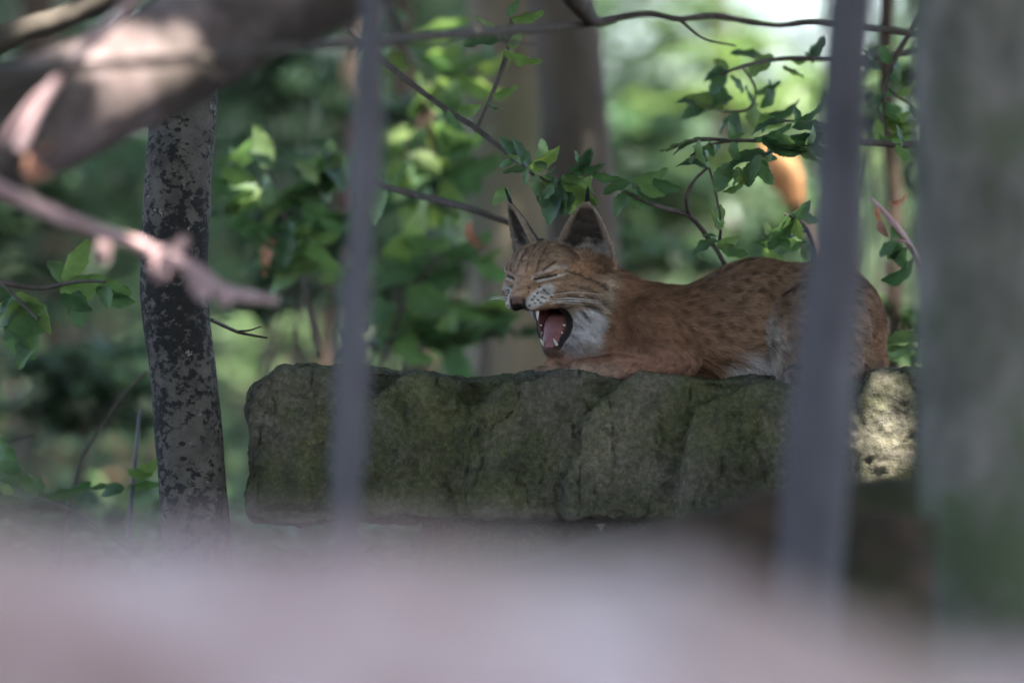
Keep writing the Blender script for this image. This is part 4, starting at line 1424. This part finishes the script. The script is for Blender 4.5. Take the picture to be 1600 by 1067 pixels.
branch('beech_branch', 'glossy leaves between the blotched tree and the thin sapling',
       [[(500, 560, 14.0, 5), (470, 430, 14.0, 4), (440, 330, 13.9, 4), (425, 280, 13.9, 3), (415, 250, 13.9, 2)],
        [(440, 330, 13.9, 3), (400, 305, 13.9, 2.5), (360, 300, 13.9, 2)], [(450, 360, 13.9, 2.5), (490, 310, 13.9, 2), (520, 270, 13.9, 2)]],
       [(418, 262, 68, 105, 25, 0), (400, 295, 80, 170, 55, 0), (385, 318, 84, 190, 55, 0), (420, 300, 76, 200, 50, 10), (450, 310, 84, 25, 45, 0), (470, 330, 80, -20, 45, 10),
        (480, 300, 84, 40, 50, 0), (450, 345, 76, -100, 40, 10), (470, 375, 80, -40, 50, 0), (430, 370, 60, -120, 20, 20, 1), (500, 280, 70, 70, 40, 0), (360, 310, 66, 220, 50, 0),
        (490, 350, 84, 10, 60, 0), (440, 400, 70, 20, 70, 0), (350, 330, 80, 20, 60, 0), (370, 350, 76, -30, 60, 10), (345, 290, 70, 60, 50, 0), (510, 320, 84, 160, 55, 0), (520, 360, 80, 190, 60, 0),
        (400, 350, 84, -15, 65, 0), (415, 330, 80, 30, 60, 0), (460, 420, 80, 170, 60, 0), (500, 410, 84, 200, 50, 10), (540, 300, 90, 120, 50, 0), (340, 260, 80, 30, 60, 0), (530, 240, 80, 200, 60, 0)], Y=13.7)

branch('beech_branch', 'pale blurred leaf spray between the thin sapling and the beech trunk',
       [[(600, -60, 14.6, 6), (630, 60, 14.5, 5), (655, 140, 14.5, 4), (670, 200, 14.5, 3), (690, 280, 14.5, 2)],
        [(655, 140, 14.5, 3), (700, 120, 14.5, 2.5), (750, 110, 14.5, 2)], [(670, 200, 14.5, 3), (640, 230, 14.5, 2), (610, 260, 14.5, 2)]],
       [(640, 180, 90, 40, 45, 0), (650, 205, 90, 200, 50, 0), (665, 195, 80, -20, 50, 0), (690, 120, 80, 30, 60, 0), (715, 118, 80, -25, 60, 0), (740, 110, 70, 15, 60, 0),
        (630, 235, 90, 190, 50, 0), (615, 255, 90, 240, 45, 0), (650, 240, 90, -30, 50, 0), (680, 260, 90, 220, 45, 0), (690, 280, 80, -60, 40, 0), (685, 240, 80, 20, 55, 0),
        (640, 60, 90, 20, 55, 0), (630, 40, 90, 200, 55, 0), (650, 100, 90, 190, 55, 0), (655, 90, 80, 10, 60, 0), (690, 270, 90, 10, 50, 0), (660, 300, 90, 200, 50, 0),
        (670, 165, 60, -100, 30, 10, 1), (690, 180, 90, 120, 40, 0), (640, 320, 90, -20, 55, 0)], Y=14.5)
branch('beech_branch', 'broad blurred leaves low behind the lynx muzzle',
       [[(560, 700, 14.2, 6), (600, 560, 14.2, 5), (640, 460, 14.2, 4), (690, 400, 14.2, 3), (740, 380, 14.2, 2)],
        [(640, 460, 14.2, 3), (700, 470, 14.2, 2.5), (770, 490, 14.2, 2)]],
       [(690, 400, 90, 20, 60, 0), (660, 430, 100, 190, 60, 0), (650, 450, 100, 20, 55, 0), (700, 470, 100, -20, 60, 0), (740, 480, 90, 10, 60, 0), (620, 480, 100, 210, 55, 0),
        (640, 500, 100, -30, 50, 0), (690, 500, 110, 190, 60, 0), (740, 400, 80, -30, 60, 0), (720, 430, 90, 170, 60, 0), (610, 540, 100, 30, 60, 0), (660, 540, 110, 10, 60, 0), (700, 540, 100, -60, 40, 0),
        (760, 490, 70, -10, 60, 0), (600, 400, 100, 40, 55, 0), (620, 370, 100, -10, 60, 0), (590, 450, 90, 170, 60, 0)], Y=14.2)

# bare branches
branch('bare_branch', 'long thin bare branch running level across the treetops of the view',
       [[(-260, 150, 8.9, 9), (-60, 140, 8.95, 9), (110, 106, 9.0, 8), (300, 92, 9.15, 8), (460, 74, 9.6, 8), (620, 60, 10.2, 9), (760, 50, 10.7, 8), (900, 40, 11.1, 6), (1000, 22, 11.2, 5), (1060, 30, 11.2, 5),
         (1120, 26, 11.25, 5), (1210, 40, 11.3, 4), (1290, 36, 11.3, 5), (1480, 60, 11.4, 6)],
        [(300, 92, 9.15, 4), (340, 120, 9.2, 3), (372, 128, 9.2, 2)], [(760, 50, 10.7, 4), (800, 66, 10.8, 3), (842, 70, 11.0, 2)], [(1060, 30, 11.2, 3), (1100, 60, 11.25, 2), (1150, 72, 11.3, 1.5)],
        [(960, 32, 11.15, 5), (930, 34, 11.12, 9), (908, 12, 11.05, 15), (880, -25, 10.95, 18), (800, -140, 10.85, 22), (740, -260, 10.8, 26)],
        [(620, 60, 10.2, 7), (600, -20, 10.25, 7), (560, -140, 10.3, 7)]], [], 'twig', 'bare branches')
branch('bare_branch', 'pinkish blurred twig with stubby knots in front of the blotched tree',
       [[(-300, 190, 9.1, 14), (-100, 255, 9.1, 14), (0, 296, 9.2, 13), (110, 345, 9.2, 12), (220, 385, 9.3, 11), (290, 415, 9.3, 13), (350, 455, 9.4, 12), (430, 470, 9.5, 7)],
        [(250, 395, 9.3, 8), (278, 385, 9.3, 10), (292, 370, 9.3, 8)], [(300, 420, 9.3, 12), (312, 445, 9.3, 16), (322, 468, 9.3, 10)], [(240, 392, 9.3, 6), (250, 425, 9.3, 15), (252, 440, 9.3, 8)],
        [(165, 368, 9.3, 6), (162, 390, 9.3, 12), (164, 412, 9.3, 7)], [(350, 455, 9.3, 10), (350, 470, 9.3, 13), (345, 478, 9.3, 5)]], [], 'bark_pink', 'bare branches')
branch('bare_branch', 'drooping pinkish twig before the sunlit leaning trunk',
       [[(260, -90, 9.05, 10), (205, 0, 9.05, 10), (150, 60, 9.05, 9), (90, 125, 9.05, 9), (55, 180, 9.05, 9), (28, 235, 9.05, 10)],
        [(90, 125, 9.05, 5), (50, 160, 9.05, 6), (0, 225, 9.05, 5)]], [(40, 240, 46, -60, 20, 10, 1), (45, 250, 42, -90, 30, 10, 1), (55, 235, 40, 10, 60, 0, 1)], 'bark_pink', 'bare branches', Y=9.05)
branch('bare_branch', 'fine dark twig pointing at the foot of the boulder from the blotched tree',
       [[(330, 500, 12.0, 3), (370, 518, 12.1, 2.5), (395, 524, 12.1, 2), (418, 528, 12.1, 1.5)], [(370, 518, 12.1, 2), (390, 516, 12.1, 1.5), (408, 510, 12.1, 1)]], [], 'twig', 'bare branches')
branch('bare_branch', 'thin dead twig curving up behind the blotched tree',
       [[(0, 700, 12.8, 2), (30, 684, 12.8, 2.5), (55, 680, 12.8, 2)], [(230, 580, 12.8, 2), (190, 620, 12.8, 2), (160, 665, 12.8, 2), (120, 740, 12.8, 3), (90, 900, 12.8, 4)]], [], 'twig', 'bare branches')
branch('bare_branch', 'dark blurred branch slanting in shade behind the leaning trunk',
       [[(-150, 120, 10.8, 22), (0, 60, 10.8, 20), (120, 20, 10.8, 18), (260, -60, 10.8, 18)]], [], 'bark_brown', 'bare branches')
v, q, t = tube([at(1248, 318, 16.5), at(1236, 292, 16.5), at(1216, 258, 16.5), at(1192, 222, 16.5)], [0.022, 0.032, 0.034, 0.012], 18, 40, 0.35, 18, 61)
v2, q2, t2 = tube([at(1330, 800, 16.5), at(1318, 600, 16.5), at(1295, 440, 16.5), at(1262, 345, 16.5), at(1240, 300, 16.5)], [0.030, 0.026, 0.022, 0.02, 0.018], 18, 40, 0.2, 14, 62)
ds = thing('dead_stem', 'broken orange-brown dead stem above the back of the lynx', 'dead tree', loc=at(1330, 800, 16.5))
child('bare_wood', mesh_data('bare_wood', v, q, t, M['dead_orange']), ds)
child('stem', mesh_data('stem', v2, q2, t2, M['bark_dark']), ds)


# ------------------------------------------------------------------ understory behind
def shrub(px, py, Y, rx, ry, n, L, label, tint=(1, 1, 1), name='shrub', sd=0.25, depth=1.0):
    s = Y / 12000.0
    c = at(px, py, Y)
    g = gz(c.x, Y)
    t = thing(name, label, 'shrub', 'understory shrubs behind the boulder', loc=(c.x, Y, g))
    rr = np.random.default_rng(int(px * 7 + py * 3 + Y))
    # leaves gathered in flat sprays
    ns = max(6, n // 26)
    u = rr.normal(0, 1, (ns, 3)); u /= np.linalg.norm(u, axis=1)[:, None]
    u *= rr.random(ns)[:, None] ** 0.4
    cs = np.array(c) + u * np.array([rx * s, depth * rx * s * 0.8, ry * s])
    k = rr.integers(0, ns, n)
    p = cs[k] + rr.normal(0, 1, (n, 3)) * np.array([rx * s * 0.22, rx * s * 0.22, ry * s * 0.07])
    p[:, 2] = np.maximum(p[:, 2], g + 0.03)
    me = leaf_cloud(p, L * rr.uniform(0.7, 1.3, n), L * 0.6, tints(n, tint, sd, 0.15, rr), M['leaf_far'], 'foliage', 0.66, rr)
    parts = []
    for j in range(5):
        e = cs[rr.integers(0, ns)]
        b = np.array([c.x + rr.normal(0, 0.05), Y + rr.normal(0, 0.05), g - 0.05])
        m_ = (b + e) / 2 + np.array([rr.normal(0, 0.06), 0, 0.08])
        parts.append(tube([b, m_, e], [0.008, 0.005, 0.002], 6, 14))
    child('stem', mesh_data('stem', *join(parts), M['twig']), t)
    child('foliage', me, t, 'stuff')


SHRUBS = [  # tints put sunlit brightness and shaded tone into the leaf colour
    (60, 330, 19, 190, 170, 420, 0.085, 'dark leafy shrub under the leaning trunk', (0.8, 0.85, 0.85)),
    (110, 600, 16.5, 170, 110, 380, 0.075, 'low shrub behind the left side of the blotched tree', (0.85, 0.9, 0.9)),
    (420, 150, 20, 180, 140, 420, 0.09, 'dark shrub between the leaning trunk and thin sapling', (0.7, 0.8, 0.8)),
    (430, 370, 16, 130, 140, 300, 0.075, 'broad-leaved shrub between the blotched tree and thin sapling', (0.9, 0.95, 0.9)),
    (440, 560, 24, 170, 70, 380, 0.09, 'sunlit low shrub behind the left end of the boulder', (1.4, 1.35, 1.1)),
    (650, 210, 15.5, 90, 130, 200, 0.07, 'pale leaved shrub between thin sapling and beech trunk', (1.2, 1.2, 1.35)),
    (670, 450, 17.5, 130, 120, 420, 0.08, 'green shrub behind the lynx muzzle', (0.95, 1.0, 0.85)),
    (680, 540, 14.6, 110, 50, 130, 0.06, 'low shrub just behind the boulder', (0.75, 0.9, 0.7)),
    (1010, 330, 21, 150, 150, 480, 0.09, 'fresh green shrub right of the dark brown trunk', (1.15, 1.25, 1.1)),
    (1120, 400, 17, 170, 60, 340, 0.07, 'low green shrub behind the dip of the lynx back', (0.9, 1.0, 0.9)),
    (1200, 160, 23, 160, 140, 420, 0.10, 'sunlit-tinted yellow-green shrub behind the serrated spray', (1.5, 1.5, 0.9)),
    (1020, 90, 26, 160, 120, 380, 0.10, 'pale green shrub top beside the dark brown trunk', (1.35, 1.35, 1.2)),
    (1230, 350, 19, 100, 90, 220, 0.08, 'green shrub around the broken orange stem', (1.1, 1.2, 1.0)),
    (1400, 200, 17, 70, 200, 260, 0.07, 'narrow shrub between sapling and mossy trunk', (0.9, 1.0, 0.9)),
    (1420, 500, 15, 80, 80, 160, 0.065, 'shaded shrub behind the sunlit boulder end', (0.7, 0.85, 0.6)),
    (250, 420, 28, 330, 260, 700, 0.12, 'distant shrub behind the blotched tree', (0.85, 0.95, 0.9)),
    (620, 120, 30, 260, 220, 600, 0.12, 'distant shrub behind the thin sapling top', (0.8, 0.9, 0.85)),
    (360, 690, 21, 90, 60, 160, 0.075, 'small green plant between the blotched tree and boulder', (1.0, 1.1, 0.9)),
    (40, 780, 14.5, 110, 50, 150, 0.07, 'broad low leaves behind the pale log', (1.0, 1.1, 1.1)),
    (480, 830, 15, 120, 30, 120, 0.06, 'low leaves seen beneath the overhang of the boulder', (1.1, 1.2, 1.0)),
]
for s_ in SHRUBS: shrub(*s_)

# far wood closing the view
n = 46000
p = np.stack([RNG.uniform(-6, 6, n), RNG.uniform(33, 50, n), RNG.uniform(0, 1, n)], 1)
p2 = np.stack([RNG.uniform(-16, 16, 14000), RNG.uniform(36, 52, 14000), RNG.uniform(0, 1, 14000) * 1.8], 1)
p = np.vstack([p, p2])
p[:, 2] = ground_h(p[:, 0], p[:, 1]) + p[:, 2] * 3.6
dn = fbm(p, 0.8, 3, 0.5, 91)
open_ = (p[:, 0] > 0.5) & (p[:, 0] < 2.1) & (p[:, 2] > 1.7)
p = p[~open_ | (dn > 0.05)]
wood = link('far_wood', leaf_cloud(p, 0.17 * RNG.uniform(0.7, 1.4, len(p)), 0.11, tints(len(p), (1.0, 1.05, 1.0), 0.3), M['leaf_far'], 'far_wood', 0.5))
tag(wood, 'far green wood closing the view behind the shrubs', 'wood', kind='stuff')

# low green plants over the forest floor
n = 17000
y = 13.2 + 20 * RNG.random(n) ** 1.2
x = RNG.uniform(-1, 1, n) * (0.5 + 0.085 * y)
cl = fbm(np.stack([x, y, 0 * x], 1), 0.9, 3, 0.5, 95)
k = cl > -0.18
x, y = x[k], y[k]
p = np.stack([x, y, ground_h(x, y) + 0.02 + 0.16 * RNG.random(len(x)) ** 1.5], 1)
gc = link('ground_cover', leaf_cloud(p, 0.075 * RNG.uniform(0.6, 1.4, len(x)), 0.05, tints(len(x), (0.85, 0.95, 0.85), 0.3), M['leaf_far'], 'ground_cover', 0.65))
tag(gc, 'low green plants covering the forest floor behind the boulder', 'ground cover', kind='stuff')

# leaf litter on the soil
n = 26000
y = RNG.uniform(4.8, 30, n)
x = RNG.uniform(-1, 1, n) * (0.6 + 0.09 * y)
p = np.stack([x, y, ground_h(x, y) + 0.012], 1)
lt = link('leaf_litter', leaf_cloud(p, 0.06 * RNG.uniform(0.6, 1.3, n), 0.04, tints(n, (1, 1, 1), 0.4, 0.1), M['litter'], 'leaf_litter', 0.75))
tag(lt, 'brown fallen leaves scattered over the forest floor', 'leaf litter', kind='stuff')
